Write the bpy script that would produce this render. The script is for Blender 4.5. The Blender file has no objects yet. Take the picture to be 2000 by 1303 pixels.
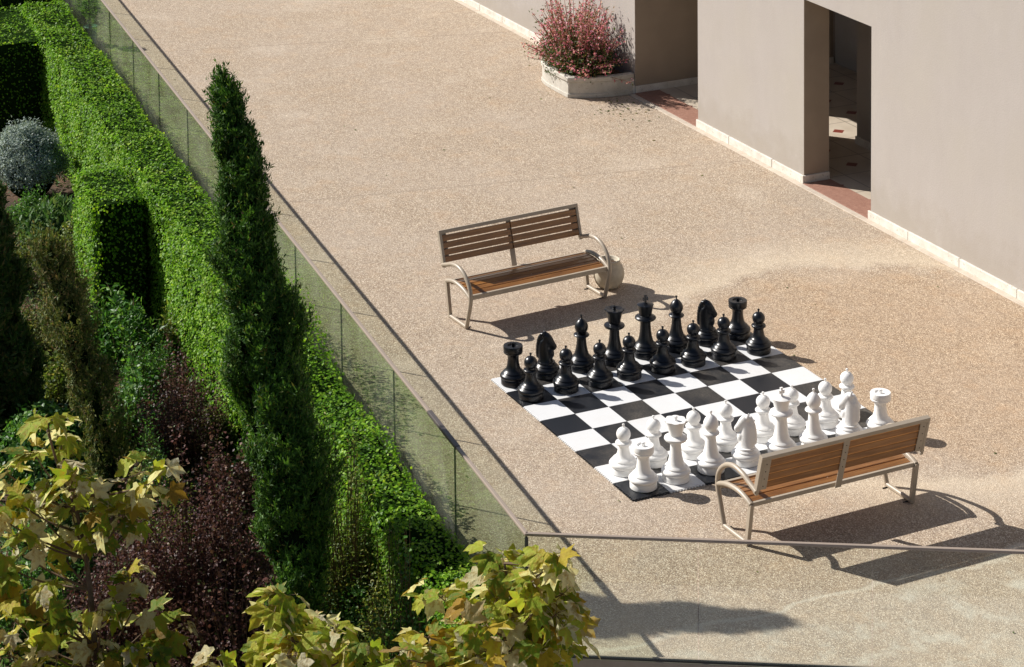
import bpy, bmesh, math, random
import numpy as np
from mathutils import Vector, Matrix, noise

# ---------------------------------------------------------------- units
# Layout was measured in chess squares: 1 square = 0.37 m. Everything is modelled in
# squares (x along the files of the board, y along the ranks) and scaled by S.
S = 0.37
scene = bpy.context.scene

# ---------------------------------------------------------------- camera (perspective-corrected view: lens shift)
FPX, CX, CY = 4707.512, 857.028, -721.970
R_ = np.array([[0.0, 0.0, 0.0]] * 3)
ROT = (1.471503873, 0.939810651, -0.870779617)
TT = (1.426199455, 20.341938561, 65.401288554)
def rodr(w):
    w = np.array(w); t = np.linalg.norm(w); k = w / t
    K = np.array([[0, -k[2], k[1]], [k[2], 0, -k[0]], [-k[1], k[0], 0]])
    return np.eye(3) + math.sin(t) * K + (1 - math.cos(t)) * K @ K
R_ = rodr(ROT); T_ = np.array(TT); CAM = -R_.T @ T_
cam_d = bpy.data.cameras.new('camera'); cam = bpy.data.objects.new('camera', cam_d)
scene.collection.objects.link(cam)
m = Matrix([[R_[0][i], -R_[1][i], -R_[2][i], CAM[i] * S] for i in range(3)] + [[0, 0, 0, 1]])
cam.matrix_world = m
cam_d.sensor_fit = 'HORIZONTAL'; cam_d.sensor_width = 36.0
cam_d.lens = FPX / 2000 * 36
cam_d.shift_x = (1000 - CX) / 2000; cam_d.shift_y = (CY - 651.5) / 2000
cam_d.clip_start = 0.5; cam_d.clip_end = 3000
scene.camera = cam
def G(u, v, z=0.0):
    """Point of the plane at height z seen at photo pixel (u, v); used to turn measurements into places."""
    d = R_.T @ np.array([(u - CX) / FPX, (v - CY) / FPX, 1.0]); s = (z - CAM[2]) / d[2]
    return CAM + s * d
def DEPTH(P): return float((R_ @ np.array(P) + T_)[2])
def AT(u, v, depth):
    d = R_.T @ np.array([(u - CX) / FPX, (v - CY) / FPX, 1.0]); return CAM + d * depth
RIGHT = np.array([R_[0][0], R_[0][1], 0.0]); RIGHT /= np.linalg.norm(RIGHT)

# ---------------------------------------------------------------- world, sun, exposure
SUN_AZ, SUN_EL = math.radians(39.8), math.radians(37.3)      # direction the light travels (azimuth), height of the sun
w = bpy.data.worlds.new("World"); scene.world = w; w.use_nodes = True
nt = w.node_tree; nt.nodes.clear()
sky = nt.nodes.new('ShaderNodeTexSky'); sky.sky_type = 'NISHITA'; sky.sun_disc = False
sky.sun_elevation = SUN_EL; sky.sun_rotation = math.radians(90) - (SUN_AZ + math.pi)
sky.air_density = 1.0; sky.dust_density = 0.8
bg = nt.nodes.new('ShaderNodeBackground'); bg.inputs[1].default_value = 0.045
wo = nt.nodes.new('ShaderNodeOutputWorld')
nt.links.new(sky.outputs[0], bg.inputs[0]); nt.links.new(bg.outputs[0], wo.inputs[0])
sd = bpy.data.lights.new('sun', 'SUN'); sd.energy = 4.4; sd.angle = math.radians(0.53); sd.color = (1.0, 0.955, 0.89)
so = bpy.data.objects.new('sun', sd); scene.collection.objects.link(so)
trav = Vector((math.cos(SUN_AZ) * math.cos(SUN_EL), math.sin(SUN_AZ) * math.cos(SUN_EL), -math.sin(SUN_EL)))
so.rotation_euler = trav.to_track_quat('-Z', 'Y').to_euler()
scene.view_settings.view_transform = 'Standard'; scene.view_settings.look = 'None'
scene.view_settings.exposure = 0.62; scene.view_settings.gamma = 1
scene.cycles.max_bounces = 8; scene.cycles.transparent_max_bounces = 24
scene.cycles.diffuse_bounces = 4; scene.cycles.glossy_bounces = 3
scene.cycles.caustics_reflective = False; scene.cycles.caustics_refractive = False
scene.cycles.use_denoising = True

# ---------------------------------------------------------------- helpers
def link(o, parent=None):
    scene.collection.objects.link(o)
    if parent is not None: o.parent = parent
    return o
def tag(o, label=None, cat=None, group=None, kind=None):
    if label: o['label'] = label
    if cat: o['category'] = cat
    if group: o['group'] = group
    if kind: o['kind'] = kind
    return o
def thing(name, loc, label, cat, group=None, rz=0.0):
    o = bpy.data.objects.new(name, None); link(o); o.empty_display_size = 0.1
    o.location = Vector(loc) * S; o.rotation_euler = (0, 0, rz)
    return tag(o, label, cat, group)

class MB:
    """Collects shapes (in squares) and links them as one mesh object."""
    def __init__(s): s.v = []; s.f = []; s.n = 0; s.mi = []
    def add(s, v, f, mi=0):
        v = np.asarray(v, float).reshape(-1, 3); s.v.append(v)
        for q in f: s.f.append(tuple(int(i) + s.n for i in q)); s.mi.append(mi)
        s.n += len(v); return s
    def box(s, a, b, mi=0):
        x0, y0, z0 = a; x1, y1, z1 = b
        v = [(x0,y0,z0),(x1,y0,z0),(x1,y1,z0),(x0,y1,z0),(x0,y0,z1),(x1,y0,z1),(x1,y1,z1),(x0,y1,z1)]
        return s.add(v, [(3,2,1,0),(4,5,6,7),(0,1,5,4),(1,2,6,5),(2,3,7,6),(3,0,4,7)], mi)
    def obox(s, p, q, w0, w1, z0, z1, mi=0):
        """box along the ground line p->q, from offset w0 to w1 on its left, heights z0..z1"""
        p = np.array(p[:2], float); q = np.array(q[:2], float); d = (q - p) / np.linalg.norm(q - p); n = np.array([-d[1], d[0]])
        c = [p + n*w0, q + n*w0, q + n*w1, p + n*w1]
        v = [(*a, z0) for a in c] + [(*a, z1) for a in c]
        return s.add(v, [(3,2,1,0),(4,5,6,7),(0,1,5,4),(1,2,6,5),(2,3,7,6),(3,0,4,7)], mi)
    def prism(s, poly, z0, z1, mi=0):
        n = len(poly); v = [(x, y, z0) for x, y in poly] + [(x, y, z1) for x, y in poly]
        f = [tuple(range(n))[::-1], tuple(range(n, 2*n))] + [(i, (i+1) % n, n+(i+1) % n, n+i) for i in range(n)]
        return s.add(v, f, mi)
    def lathe(s, prof, seg=32, c=(0,0,0), mi=0, mod=None):
        """prof: list of (r, z); mod(k, a) may scale the radius"""
        v = []; f = []; k = len(prof)
        for j, (r, z) in enumerate(prof):
            for i in range(seg):
                a = 2*math.pi*i/seg; rr = r * (mod(j, a) if mod else 1)
                v.append((c[0]+rr*math.cos(a), c[1]+rr*math.sin(a), c[2]+z))
        for j in range(k-1):
            for i in range(seg):
                i2 = (i+1) % seg; f.append((j*seg+i, j*seg+i2, (j+1)*seg+i2, (j+1)*seg+i))
        f.append(tuple(range(seg))[::-1]); f.append(tuple((k-1)*seg+i for i in range(seg)))
        return s.add(v, f, mi)
    def tube(s, pts, r, seg=10, mi=0, up=(0,0,1)):
        pts = [np.array(p, float) for p in pts]; n = len(pts); rr = r if hasattr(r, '__len__') else [r]*n
        v = []; f = []; pa = None
        for i in range(n):
            d = pts[min(i+1, n-1)] - pts[max(i-1, 0)]; d /= (np.linalg.norm(d) + 1e-12)
            if pa is None:
                u = np.array(up, float)
                if abs(d @ u) > .95: u = np.array([1.0, 0.1, 0])
                a = np.cross(d, u)
            else: a = pa - d * (pa @ d)
            a /= np.linalg.norm(a); b = np.cross(d, a); pa = a
            for k in range(seg):
                t = 2*math.pi*k/seg; v.append(pts[i] + rr[i]*(math.cos(t)*a + math.sin(t)*b))
        for i in range(n-1):
            for k in range(seg):
                k2 = (k+1) % seg; f.append((i*seg+k, i*seg+k2, (i+1)*seg+k2, (i+1)*seg+k))
        f.append(tuple(range(seg))[::-1]); f.append(tuple((n-1)*seg+k for k in range(seg)))
        return s.add(v, f, mi)
    def sphere(s, c, r, seg=20, rings=12, mi=0):
        prof = [(max(1e-4, math.sin(math.pi*j/rings)) , -math.cos(math.pi*j/rings)) for j in range(rings+1)]
        r = np.array(r if hasattr(r, '__len__') else (r, r, r), float)
        q = MB().lathe(prof, seg); return s.add(np.concatenate(q.v)*r + np.array(c), q.f, mi)
    def mesh(s, name, mats, smooth=False, auto=None):
        me = bpy.data.meshes.new(name)
        me.from_pydata((np.concatenate(s.v)*S).tolist(), [], s.f)
        for q in (mats if isinstance(mats, (list, tuple)) else [mats]): me.materials.append(q)
        if max(s.mi) > 0: me.polygons.foreach_set('material_index', s.mi)
        if smooth:
            me.polygons.foreach_set('use_smooth', [True]*len(me.polygons))
            if auto: me.set_sharp_from_angle(angle=math.radians(auto))
        me.update(); return me
    def build(s, name, mats, parent=None, smooth=False, auto=None, bevel=0, bseg=2):
        o = bpy.data.objects.new(name, s.mesh(name, mats, smooth, auto)); link(o, parent)
        if bevel:
            b = o.modifiers.new('bevel', 'BEVEL'); b.width = bevel*S; b.segments = bseg; b.limit_method = 'ANGLE'; b.angle_limit = math.radians(40)
        return o
def catmull(P, n=6):
    P = [np.array(p, float) for p in P]; P = [2*P[0]-P[1]] + P + [2*P[-1]-P[-2]]; out = []
    for i in range(1, len(P)-2):
        for k in range(n):
            t = k/n; out.append(0.5*((2*P[i]) + (-P[i-1]+P[i+1])*t + (2*P[i-1]-5*P[i]+4*P[i+1]-P[i+2])*t*t + (-P[i-1]+3*P[i]-3*P[i+1]+P[i+2])*t**3))
    out.append(P[-2]); return out
def copy_tree(o, parent=None):
    c = o.copy(); link(c, parent)
    if parent is not None: c.matrix_parent_inverse = o.matrix_parent_inverse.copy()
    for ch in [x for x in scene.objects if x.parent == o]: copy_tree(ch, c)
    return c

# ---- leaf clouds -------------------------------------------------------------
def unit(a): return a / (np.linalg.norm(a, axis=-1, keepdims=True) + 1e-9)
SH_LEAF = np.array([(0,0,0),(-.42,.45,.10),(0,1,-.06),(.42,.45,.10)]); F_LEAF = [(0,2,1),(0,3,2)]
SH_BLADE = np.array([(0,0,0),(-.13,.4,.03),(0,1,0),(.13,.4,.03)])
def maple_shape():
    lobes = [(-158,.28),(-132,.66),(-112,.74),(-96,.56),(-78,.74),(-60,1.04),(-47,.80),(-34,.60),(-20,.86),(-10,.92),(0,1.22),(10,.92),(20,.86),(34,.60),(47,.80),(60,1.04),(78,.74),(96,.56),(112,.74),(132,.66),(158,.28)]
    v = [(0,0,0.0)]
    for a, r in lobes:
        t = math.radians(a); x, y = math.sin(t)*r*.62, math.cos(t)*r*.62 + .18
        v.append((x, y, .16*abs(x) - .17*r*r + .05*math.sin(a*.09)))
    v.append((0, -.02, 0))
    f = [(0, i+1, i) for i in range(1, len(lobes))]
    return np.array(v[:-1]), f
SH_MAPLE, F_MAPLE = maple_shape()
def leaves(name, pos, nrm, size, mat, parent, rng, shape=SH_LEAF, faces=F_LEAF, up=None, jit=.6, updir=.0, smooth=False):
    """one mesh of many leaves: pos (n,3), nrm (n,3) facing, size (n,) ; up: preferred growth direction"""
    pos = np.asarray(pos, float); n = len(pos)
    nn = unit(np.asarray(nrm, float) + rng.normal(0, jit, (n, 3)))
    g = rng.normal(0, 1, (n, 3)) if up is None else np.asarray(up, float) + rng.normal(0, .45, (n, 3))
    g = unit(g - nn*np.sum(g*nn, 1, keepdims=True)); side = np.cross(g, nn)
    sz = np.asarray(size).reshape(-1, 1, 1)*np.ones((n, 1, 1))
    L = shape[None]*sz
    v = pos[:, None] + L[:, :, 0:1]*side[:, None] + L[:, :, 1:2]*g[:, None] + L[:, :, 2:3]*nn[:, None]
    k = len(shape); v = v.reshape(-1, 3)*S
    fa = np.array(faces)
    idx = (fa[None] + (np.arange(n)*k)[:, None, None]).reshape(-1, 3)
    me = bpy.data.meshes.new(name); me.vertices.add(len(v)); me.vertices.foreach_set('co', v.ravel())
    me.loops.add(idx.size); me.loops.foreach_set('vertex_index', idx.ravel().astype(np.int32))
    me.polygons.add(len(idx)); me.polygons.foreach_set('loop_start', np.arange(0, idx.size, 3, dtype=np.int32))
    me.update(calc_edges=True); me.validate()
    me.materials.append(mat); o = bpy.data.objects.new(name, me); return link(o, parent)

# ---------------------------------------------------------------- materials
def nodes(name):
    mt = bpy.data.materials.new(name); mt.use_nodes = True; t = mt.node_tree; b = t.nodes['Principled BSDF']; return mt, t, b
def coords(t, scale=(1,1,1)):
    tc = t.nodes.new('ShaderNodeTexCoord'); mp = t.nodes.new('ShaderNodeMapping'); mp.inputs['Scale'].default_value = scale
    t.links.new(tc.outputs['Object'], mp.inputs[0]); return mp.outputs[0]
def noisef(t, co, sc, det=4, ro=.55):
    n = t.nodes.new('ShaderNodeTexNoise'); n.inputs['Scale'].default_value = sc; n.inputs['Detail'].default_value = det; n.inputs['Roughness'].default_value = ro
    t.links.new(co, n.inputs['Vector']); return n
def ramp(t, fac, stops, interp='LINEAR'):
    r = t.nodes.new('ShaderNodeValToRGB'); r.color_ramp.interpolation = interp; e = r.color_ramp.elements
    while len(e) < len(stops): e.new(.5)
    for i, (p, c) in enumerate(stops): e[i].position = p; e[i].color = (*c, 1) if len(c) == 3 else c
    t.links.new(fac, r.inputs[0]); return r.outputs[0]
def mix(t, fac, a, b, mode='MIX'):
    x = t.nodes.new('ShaderNodeMix'); x.data_type = 'RGBA'; x.blend_type = mode
    for s_, q in ((0, fac), (6, a), (7, b)):
        if hasattr(q, 'links'): t.links.new(q, x.inputs[s_])
        elif s_ == 0: x.inputs[0].default_value = q
        else: x.inputs[s_].default_value = (*q, 1)
    return x.outputs[2]
def bump(t, b, h, strength=.3, dist=.01):
    n = t.nodes.new('ShaderNodeBump'); n.inputs['Strength'].default_value = strength; n.inputs['Distance'].default_value = dist
    t.links.new(h, n.inputs['Height']); t.links.new(n.outputs[0], b.inputs['Normal'])
def mathn(t, op, a, b=None, clamp=False):
    x = t.nodes.new('ShaderNodeMath'); x.operation = op; x.use_clamp = clamp
    for i, q in enumerate((a, b)):
        if q is None: continue
        if hasattr(q, 'links'): t.links.new(q, x.inputs[i])
        else: x.inputs[i].default_value = q
    return x.outputs[0]
def simple(name, col, rough=.5, var=.12, sc=6, bumpv=0, spec=.5, metal=0, bsc=60):
    mt, t, b = nodes(name); co = coords(t); n = noisef(t, co, sc)
    lo = tuple(c*(1-var) for c in col); hi = tuple(min(1, c*(1+var)) for c in col)
    t.links.new(ramp(t, n.outputs[0], [(.3, lo), (.7, hi)]), b.inputs['Base Color'])
    b.inputs['Roughness'].default_value = rough; b.inputs['Specular IOR Level'].default_value = spec; b.inputs['Metallic'].default_value = metal
    if bumpv: bump(t, b, noisef(t, co, bsc).outputs[0], bumpv, .004)
    return mt
def leafmat(name, stops, trans=.35, rough=.45, back=None, spec=.4, patch=None, objcoord=True, veins=False, dry=None):
    mt, t, b = nodes(name); geo = t.nodes.new('ShaderNodeNewGeometry')
    col = ramp(t, geo.outputs['Random Per Island'], stops)
    co = coords(t); n = noisef(t, co, 1.6, 3)
    if patch: col = mix(t, ramp(t, n.outputs[0], [(.42, (0,0,0)), (.62, (1,1,1))]), col, patch, 'MULTIPLY')
    if dry is not None: col = mix(t, ramp(t, noisef(t, co, 3.1, 5, .65).outputs[0], [(.56, (0,0,0)), (.74, (.7,.7,.7))]), col, dry)
    if back is not None: col = mix(t, geo.outputs['Backfacing'], col, back)
    if veins:
        nv = noisef(t, co, 22, 5, .7); col = mix(t, ramp(t, nv.outputs[0], [(.48, (0,0,0)), (.66, (.75,.75,.75))]), col, (.34,.20,.035)); bump(t, b, noisef(t, co, 40, 3).outputs[0], .6, .02)
    t.links.new(col, b.inputs['Base Color']); b.inputs['Roughness'].default_value = rough; b.inputs['Specular IOR Level'].default_value = spec
    tr = t.nodes.new('ShaderNodeBsdfTranslucent'); ms = t.nodes.new('ShaderNodeMixShader'); ms.inputs[0].default_value = trans
    c2 = mix(t, .5, col, (1.0, .95, .25), 'MULTIPLY'); hs = t.nodes.new('ShaderNodeHueSaturation'); hs.inputs['Value'].default_value = 1.7
    t.links.new(c2, hs.inputs['Color']); t.links.new(hs.outputs[0], tr.inputs[0])
    t.links.new(b.outputs[0], ms.inputs[1]); t.links.new(tr.outputs[0], ms.inputs[2])
    t.links.new(ms.outputs[0], t.nodes['Material Output'].inputs[0]); return mt

def mat_terrace():
    mt, t, b = nodes('exposed_aggregate'); co = coords(t)
    vo = t.nodes.new('ShaderNodeTexVoronoi'); vo.inputs['Scale'].default_value = 92; t.links.new(co, vo.inputs['Vector'])
    sep = t.nodes.new('ShaderNodeSeparateColor'); t.links.new(vo.outputs['Color'], sep.inputs[0])
    peb = ramp(t, sep.outputs[0], [(0, (.19,.135,.092)), (.2, (.345,.265,.185)), (.5, (.48,.385,.285)), (.8, (.59,.49,.38)), (1, (.80,.71,.57))])
    peb = mix(t, ramp(t, vo.outputs['Distance'], [(.38, (0,0,0)), (.8, (1,1,1))]), peb, (.27,.205,.155))
    big = noisef(t, co, .55, 5, .6); mid = noisef(t, co, 2.3, 6, .62); fine = noisef(t, co, 11, 4, .6)
    col = mix(t, ramp(t, big.outputs[0], [(.40, (0,0,0)), (.66, (.85,.85,.85))]), peb, mix(t, .35, peb, (.47,.40,.34)))
    # rusty and pale stains
    col = mix(t, ramp(t, mid.outputs[0], [(.52, (0,0,0)), (.74, (.45,.45,.45))]), col, mix(t, .5, col, (.52,.33,.18)))
    n3 = t.nodes.new('ShaderNodeTexNoise'); n3.inputs['Scale'].default_value = 1.3; n3.inputs['Detail'].default_value = 7
    mp = t.nodes.new('ShaderNodeMapping'); mp.inputs['Location'].default_value = (7.3, 2.1, 4); t.links.new(co, mp.inputs[0]); t.links.new(mp.outputs[0], n3.inputs[0])
    col = mix(t, ramp(t, n3.outputs[0], [(.56, (0,0,0)), (.72, (.3,.3,.3))]), col, mix(t, .5, col, (.70,.62,.52)))
    col = mix(t, 1.0, col, ramp(t, fine.outputs[0], [(.3, (.90,.90,.90)), (.7, (1.08,1.07,1.05))]), 'MULTIPLY')
    # dusty dried water line and pale lobes near the front railing; browner damp field near the board
    sx = t.nodes.new('ShaderNodeSeparateXYZ'); t.links.new(co, sx.inputs[0])
    a = G(1270, 1245)*S; c = G(2000, 1073)*S; dx, dy = (c-a)[0], (c-a)[1]; L = math.hypot(dx, dy); nx, ny = -dy/L, dx/L
    dist = mathn(t, 'ADD', mathn(t, 'MULTIPLY', sx.outputs[0], nx), mathn(t, 'ADD', mathn(t, 'MULTIPLY', sx.outputs[1], ny), -(a[0]*nx + a[1]*ny)))
    wob = mathn(t, 'MULTIPLY', mathn(t, 'SUBTRACT', noisef(t, co, 1.1, 6, .6).outputs[0], .5), .75)
    dw = mathn(t, 'ADD', dist, wob)
    line = mathn(t, 'SUBTRACT', 1, mathn(t, 'DIVIDE', mathn(t, 'ABSOLUTE', dw), .055), clamp=True)
    col = mix(t, mathn(t, 'MULTIPLY', line, .42), col, (.72,.68,.58))
    side = ramp(t, mathn(t, 'ADD', mathn(t, 'MULTIPLY', dw, -1.2), .5), [(.4, (0,0,0)), (.8, (1,1,1))])
    lob = ramp(t, noisef(t, co, 2.9, 5, .65).outputs[0], [(.50, (.10,.10,.10)), (.68, (.62,.62,.62))])
    col = mix(t, mix(t, 1, side, lob, 'MULTIPLY'), col, (.60,.575,.50))
    # arc between a pale swept band and a browner field (right of the far bench)
    p = G(1760, 700)*S
    r = mathn(t, 'SQRT', mathn(t, 'ADD', mathn(t, 'POWER', mathn(t, 'SUBTRACT', sx.outputs[0], float(p[0])), 2), mathn(t, 'POWER', mathn(t, 'SUBTRACT', sx.outputs[1], float(p[1])), 2)))
    rr = mathn(t, 'ADD', r, mathn(t, 'MULTIPLY', wob, 1.6))
    band = ramp(t, mathn(t, 'DIVIDE', rr, 4.5), [(.30, (.50,.50,.50)), (.50, (.42,.42,.42)), (.585, (0,0,0))])
    col = mix(t, band, col, mix(t, 1, col, (1.0,.86,.70), 'MULTIPLY'))
    band2 = ramp(t, mathn(t, 'DIVIDE', rr, 4.5), [(.57, (0,0,0)), (.62, (.34,.34,.34)), (.80, (0,0,0))])
    col = mix(t, band2, col, (.74,.63,.47))
    for (q0, q1, wd_) in (((330, 100), (1000, 62), .012), ((560, 395), (1330, 325), .010), ((870, 335), (1790, 690), .0)):
        if wd_ == 0: continue
        a = G(*q0)*S; c = G(*q1)*S; dx, dy = (c-a)[0], (c-a)[1]; L = math.hypot(dx, dy); nx, ny = -dy/L, dx/L
        dj = mathn(t, 'ADD', mathn(t, 'MULTIPLY', sx.outputs[0], nx), mathn(t, 'ADD', mathn(t, 'MULTIPLY', sx.outputs[1], ny), -(a[0]*nx + a[1]*ny)))
        ln = mathn(t, 'SUBTRACT', 1, mathn(t, 'DIVIDE', mathn(t, 'ABSOLUTE', mathn(t, 'ADD', dj, mathn(t, 'MULTIPLY', wob, .06))), wd_*2.2), clamp=True)
        col = mix(t, mathn(t, 'MULTIPLY', ln, .45), col, (.20,.16,.12))
    t.links.new(col, b.inputs['Base Color']); b.inputs['Roughness'].default_value = .85; b.inputs['Specular IOR Level'].default_value = .25
    bump(t, b, vo.outputs['Distance'], .55, .006); return mt
def mat_stucco():
    mt, t, b = nodes('pinkish_stucco'); co = coords(t); s1 = noisef(t, coords(t, (1.0, 1.0, .45)), 2.6, 8, .72); s2 = noisef(t, co, .7, 4); s3 = noisef(t, co, 3, 6, .7)
    col = ramp(t, s1.outputs[0], [(.25, (.405,.365,.335)), (.75, (.445,.405,.375))])
    col = mix(t, ramp(t, s2.outputs[0], [(.45, (0,0,0)), (.7, (.6,.6,.6))]), col, (.43,.39,.335))
    col = mix(t, ramp(t, s3.outputs[0], [(.58, (0,0,0)), (.78, (.35,.35,.35))]), col, (.50,.46,.41))
    t.links.new(col, b.inputs['Base Color']); b.inputs['Roughness'].default_value = .9; b.inputs['Specular IOR Level'].default_value = .15
    sz = t.nodes.new('ShaderNodeSeparateXYZ'); t.links.new(co, sz.inputs[0])
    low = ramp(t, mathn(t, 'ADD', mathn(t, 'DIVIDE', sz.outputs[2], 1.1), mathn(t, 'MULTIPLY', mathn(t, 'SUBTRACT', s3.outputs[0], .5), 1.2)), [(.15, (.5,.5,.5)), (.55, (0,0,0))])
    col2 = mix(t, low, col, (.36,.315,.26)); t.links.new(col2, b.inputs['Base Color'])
    bump(t, b, noisef(t, co, 45, 5, .7).outputs[0], .30, .008); return mt
def mat_stone(name, c1, c2, sc=9, rough=.7, spots=None):
    mt, t, b = nodes(name); co = coords(t); n = noisef(t, co, sc, 7, .65)
    col = ramp(t, n.outputs[0], [(.3, c1), (.7, c2)])
    if spots: col = mix(t, ramp(t, noisef(t, co, sc*4, 3).outputs[0], [(.60, (0,0,0)), (.68, (.8,.8,.8))]), col, spots)
    t.links.new(col, b.inputs['Base Color']); b.inputs['Roughness'].default_value = rough; bump(t, b, n.outputs[0], .25, .01); return mt
def mat_soil():
    mt, t, b = nodes('garden_soil'); co = coords(t); n = noisef(t, co, 1.2, 8, .7); n2 = noisef(t, co, 16, 6, .7)
    col = ramp(t, n.outputs[0], [(.30, (.035,.026,.016)), (.5, (.10,.055,.03)), (.68, (.26,.125,.065)), (.8, (.30,.20,.12))])
    col = mix(t, 1, col, ramp(t, n2.outputs[0], [(.3, (.55,.55,.55)), (.7, (1.25,1.2,1.1))]), 'MULTIPLY')
    t.links.new(col, b.inputs['Base Color']); b.inputs['Roughness'].default_value = .95; bump(t, b, n2.outputs[0], .8, .03); return mt
def mat_wood():
    mt, t, b = nodes('varnished_slats'); co = coords(t, (14, .9, 14)); n = noisef(t, co, 3, 6, .6); n2 = noisef(t, coords(t), 2.5, 3)
    col = ramp(t, n.outputs[0], [(.28, (.16,.066,.018)), (.5, (.265,.118,.033)), (.72, (.36,.17,.05))])
    col = mix(t, 1, col, ramp(t, n2.outputs[0], [(.3, (.85,.82,.8)), (.7, (1.15,1.1,1.05))]), 'MULTIPLY')
    t.links.new(col, b.inputs['Base Color']); b.inputs['Roughness'].default_value = .33; b.inputs['Coat Weight'].default_value = .35; b.inputs['Coat Roughness'].default_value = .22
    bump(t, b, n.outputs[0], .12, .002); return mt
def mat_tile(name, a, b_, dust, dustamt):
    mt, t, b = nodes(name); co = coords(t)
    # moulded grid of small holes
    sx = t.nodes.new('ShaderNodeSeparateXYZ'); t.links.new(co, sx.inputs[0]); fr = []
    for k in (0, 1):
        q = mathn(t, 'MULTIPLY', sx.outputs[k], 2*math.pi/ (S/24)); fr.append(mathn(t, 'SINE', q))
    grid = mathn(t, 'MULTIPLY', fr[0], fr[1]); gz = mathn(t, 'ADD', mathn(t, 'MULTIPLY', grid, .5), .5)
    col = mix(t, ramp(t, gz, [(.35, (0,0,0)), (.65, (1,1,1))]), a, b_)
    oi = t.nodes.new('ShaderNodeObjectInfo'); tc = t.nodes.new('ShaderNodeTexCoord')
    ad = t.nodes.new('ShaderNodeVectorMath'); ad.operation = 'ADD'; t.links.new(tc.outputs['Object'], ad.inputs[0]); t.links.new(oi.outputs['Location'], ad.inputs[1])
    dn = noisef(t, ad.outputs[0], 1.6, 6, .65); d2 = noisef(t, ad.outputs[0], 55, 3)
    f1 = ramp(t, mathn(t, 'ADD', dn.outputs[0], mathn(t, 'MULTIPLY', mathn(t, 'SUBTRACT', oi.outputs['Random'], .5), .35)), [(.45, (0,0,0)), (.75, (dustamt,)*3)])
    f2 = mix(t, 1, f1, ramp(t, d2.outputs[0], [(.35, (.3,.3,.3)), (.65, (1.2,1.2,1.2))]), 'MULTIPLY')
    col = mix(t, f2, col, dust); t.links.new(col, b.inputs['Base Color']); b.inputs['Roughness'].default_value = .42
    bump(t, b, gz, .35, .002); return mt
def mat_glass():
    mt = bpy.data.materials.new('railing_glass'); mt.use_nodes = True; t = mt.node_tree; t.nodes.clear()
    out = t.nodes.new('ShaderNodeOutputMaterial'); tr = t.nodes.new('ShaderNodeBsdfTransparent'); gl = t.nodes.new('ShaderNodeBsdfGlossy'); gl.inputs['Roughness'].default_value = .0
    lw = t.nodes.new('ShaderNodeLayerWeight'); lw.inputs['Blend'].default_value = .5
    c = ramp(t, lw.outputs['Facing'], [(0, (.965,.98,.955)), (.42, (.95,.975,.93)), (.72, (.83,.895,.79)), (1, (.64,.76,.60))]); t.links.new(c, tr.inputs[0])
    fz = t.nodes.new('ShaderNodeMath'); fz.operation = 'MULTIPLY_ADD'; fz.inputs[1].default_value = .85; fz.inputs[2].default_value = .03
    t.links.new(mathn(t, 'POWER', lw.outputs['Facing'], 4.6), fz.inputs[0])
    co = coords(t); sm = ramp(t, noisef(t, co, 1.4, 6, .65).outputs[0], [(.40, (.006,.006,.006)), (.75, (.07,.07,.07))])
    df = t.nodes.new('ShaderNodeBsdfDiffuse'); df.inputs[0].default_value = (.80,.82,.74,1)
    m1 = t.nodes.new('ShaderNodeMixShader'); t.links.new(fz.outputs[0], m1.inputs[0]); t.links.new(tr.outputs[0], m1.inputs[1]); t.links.new(gl.outputs[0], m1.inputs[2])
    m2 = t.nodes.new('ShaderNodeMixShader'); t.links.new(sm, m2.inputs[0]); t.links.new(m1.outputs[0], m2.inputs[1]); t.links.new(df.outputs[0], m2.inputs[2])
    t.links.new(m2.outputs[0], out.inputs[0]); return mt
def mat_floor():
    mt, t, b = nodes('hall_floor'); co = coords(t); sx = t.nodes.new('ShaderNodeSeparateXYZ'); t.links.new(co, sx.inputs[0])
    def cell(k):
        q = mathn(t, 'FRACT', mathn(t, 'DIVIDE', sx.outputs[k], .62)); return mathn(t, 'ABSOLUTE', mathn(t, 'SUBTRACT', q, .5))
    a, c = cell(0), cell(1); di = mathn(t, 'ADD', a, c)
    acc = ramp(t, di, [(.14, (1,1,1)), (.16, (0,0,0))]); gr = ramp(t, mathn(t, 'MAXIMUM', a, c), [(.485, (0,0,0)), (.492, (1,1,1))])
    col = mix(t, acc, ramp(t, noisef(t, co, 3).outputs[0], [(.3, (.50,.42,.33)), (.7, (.62,.54,.44))]), (.22,.05,.035)); col = mix(t, gr, col, (.25,.21,.17))
    t.links.new(col, b.inputs['Base Color']); b.inputs['Roughness'].default_value = .3; return mt

M = {}
M['terrace'] = mat_terrace(); M['stucco'] = mat_stucco(); M['soil'] = mat_soil(); M['wood'] = mat_wood(); M['glass'] = mat_glass(); M['floor'] = mat_floor()
M['reveal_shade'] = simple('tan_jamb_shade', (.33,.265,.20), .9, .06, 3, .2)  # darker tan than the stucco: the jambs' brown shade put into the colour
M['plinth'] = mat_stone('white_stone', (.60,.55,.48), (.80,.76,.69), 7, .6, (.45,.40,.33))
M['kerb'] = mat_stone('beige_stone', (.46,.38,.30), (.62,.54,.45), 8)
M['terracotta'] = mat_stone('red_granite', (.25,.12,.085), (.37,.20,.145), 26, .6, (.48,.33,.26))
M['planter'] = mat_stone('cast_stone', (.44,.41,.35), (.62,.585,.52), 8, .8, (.36,.31,.24))
M['pot'] = mat_stone('ribbed_clay', (.47,.41,.31), (.60,.54,.43), 14, .8)
M['bench'] = simple('beige_powder_coat', (.40,.335,.26), .38, .06, 5, .08)
M['rail'] = simple('anodised_rail', (.33,.265,.215), .42, .06, 4)
M['sleeve'] = simple('dark_sleeve', (.10,.085,.08), .4, .1)
M['seal'] = simple('dark_gasket', (.012,.014,.013), .4, .1)
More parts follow.
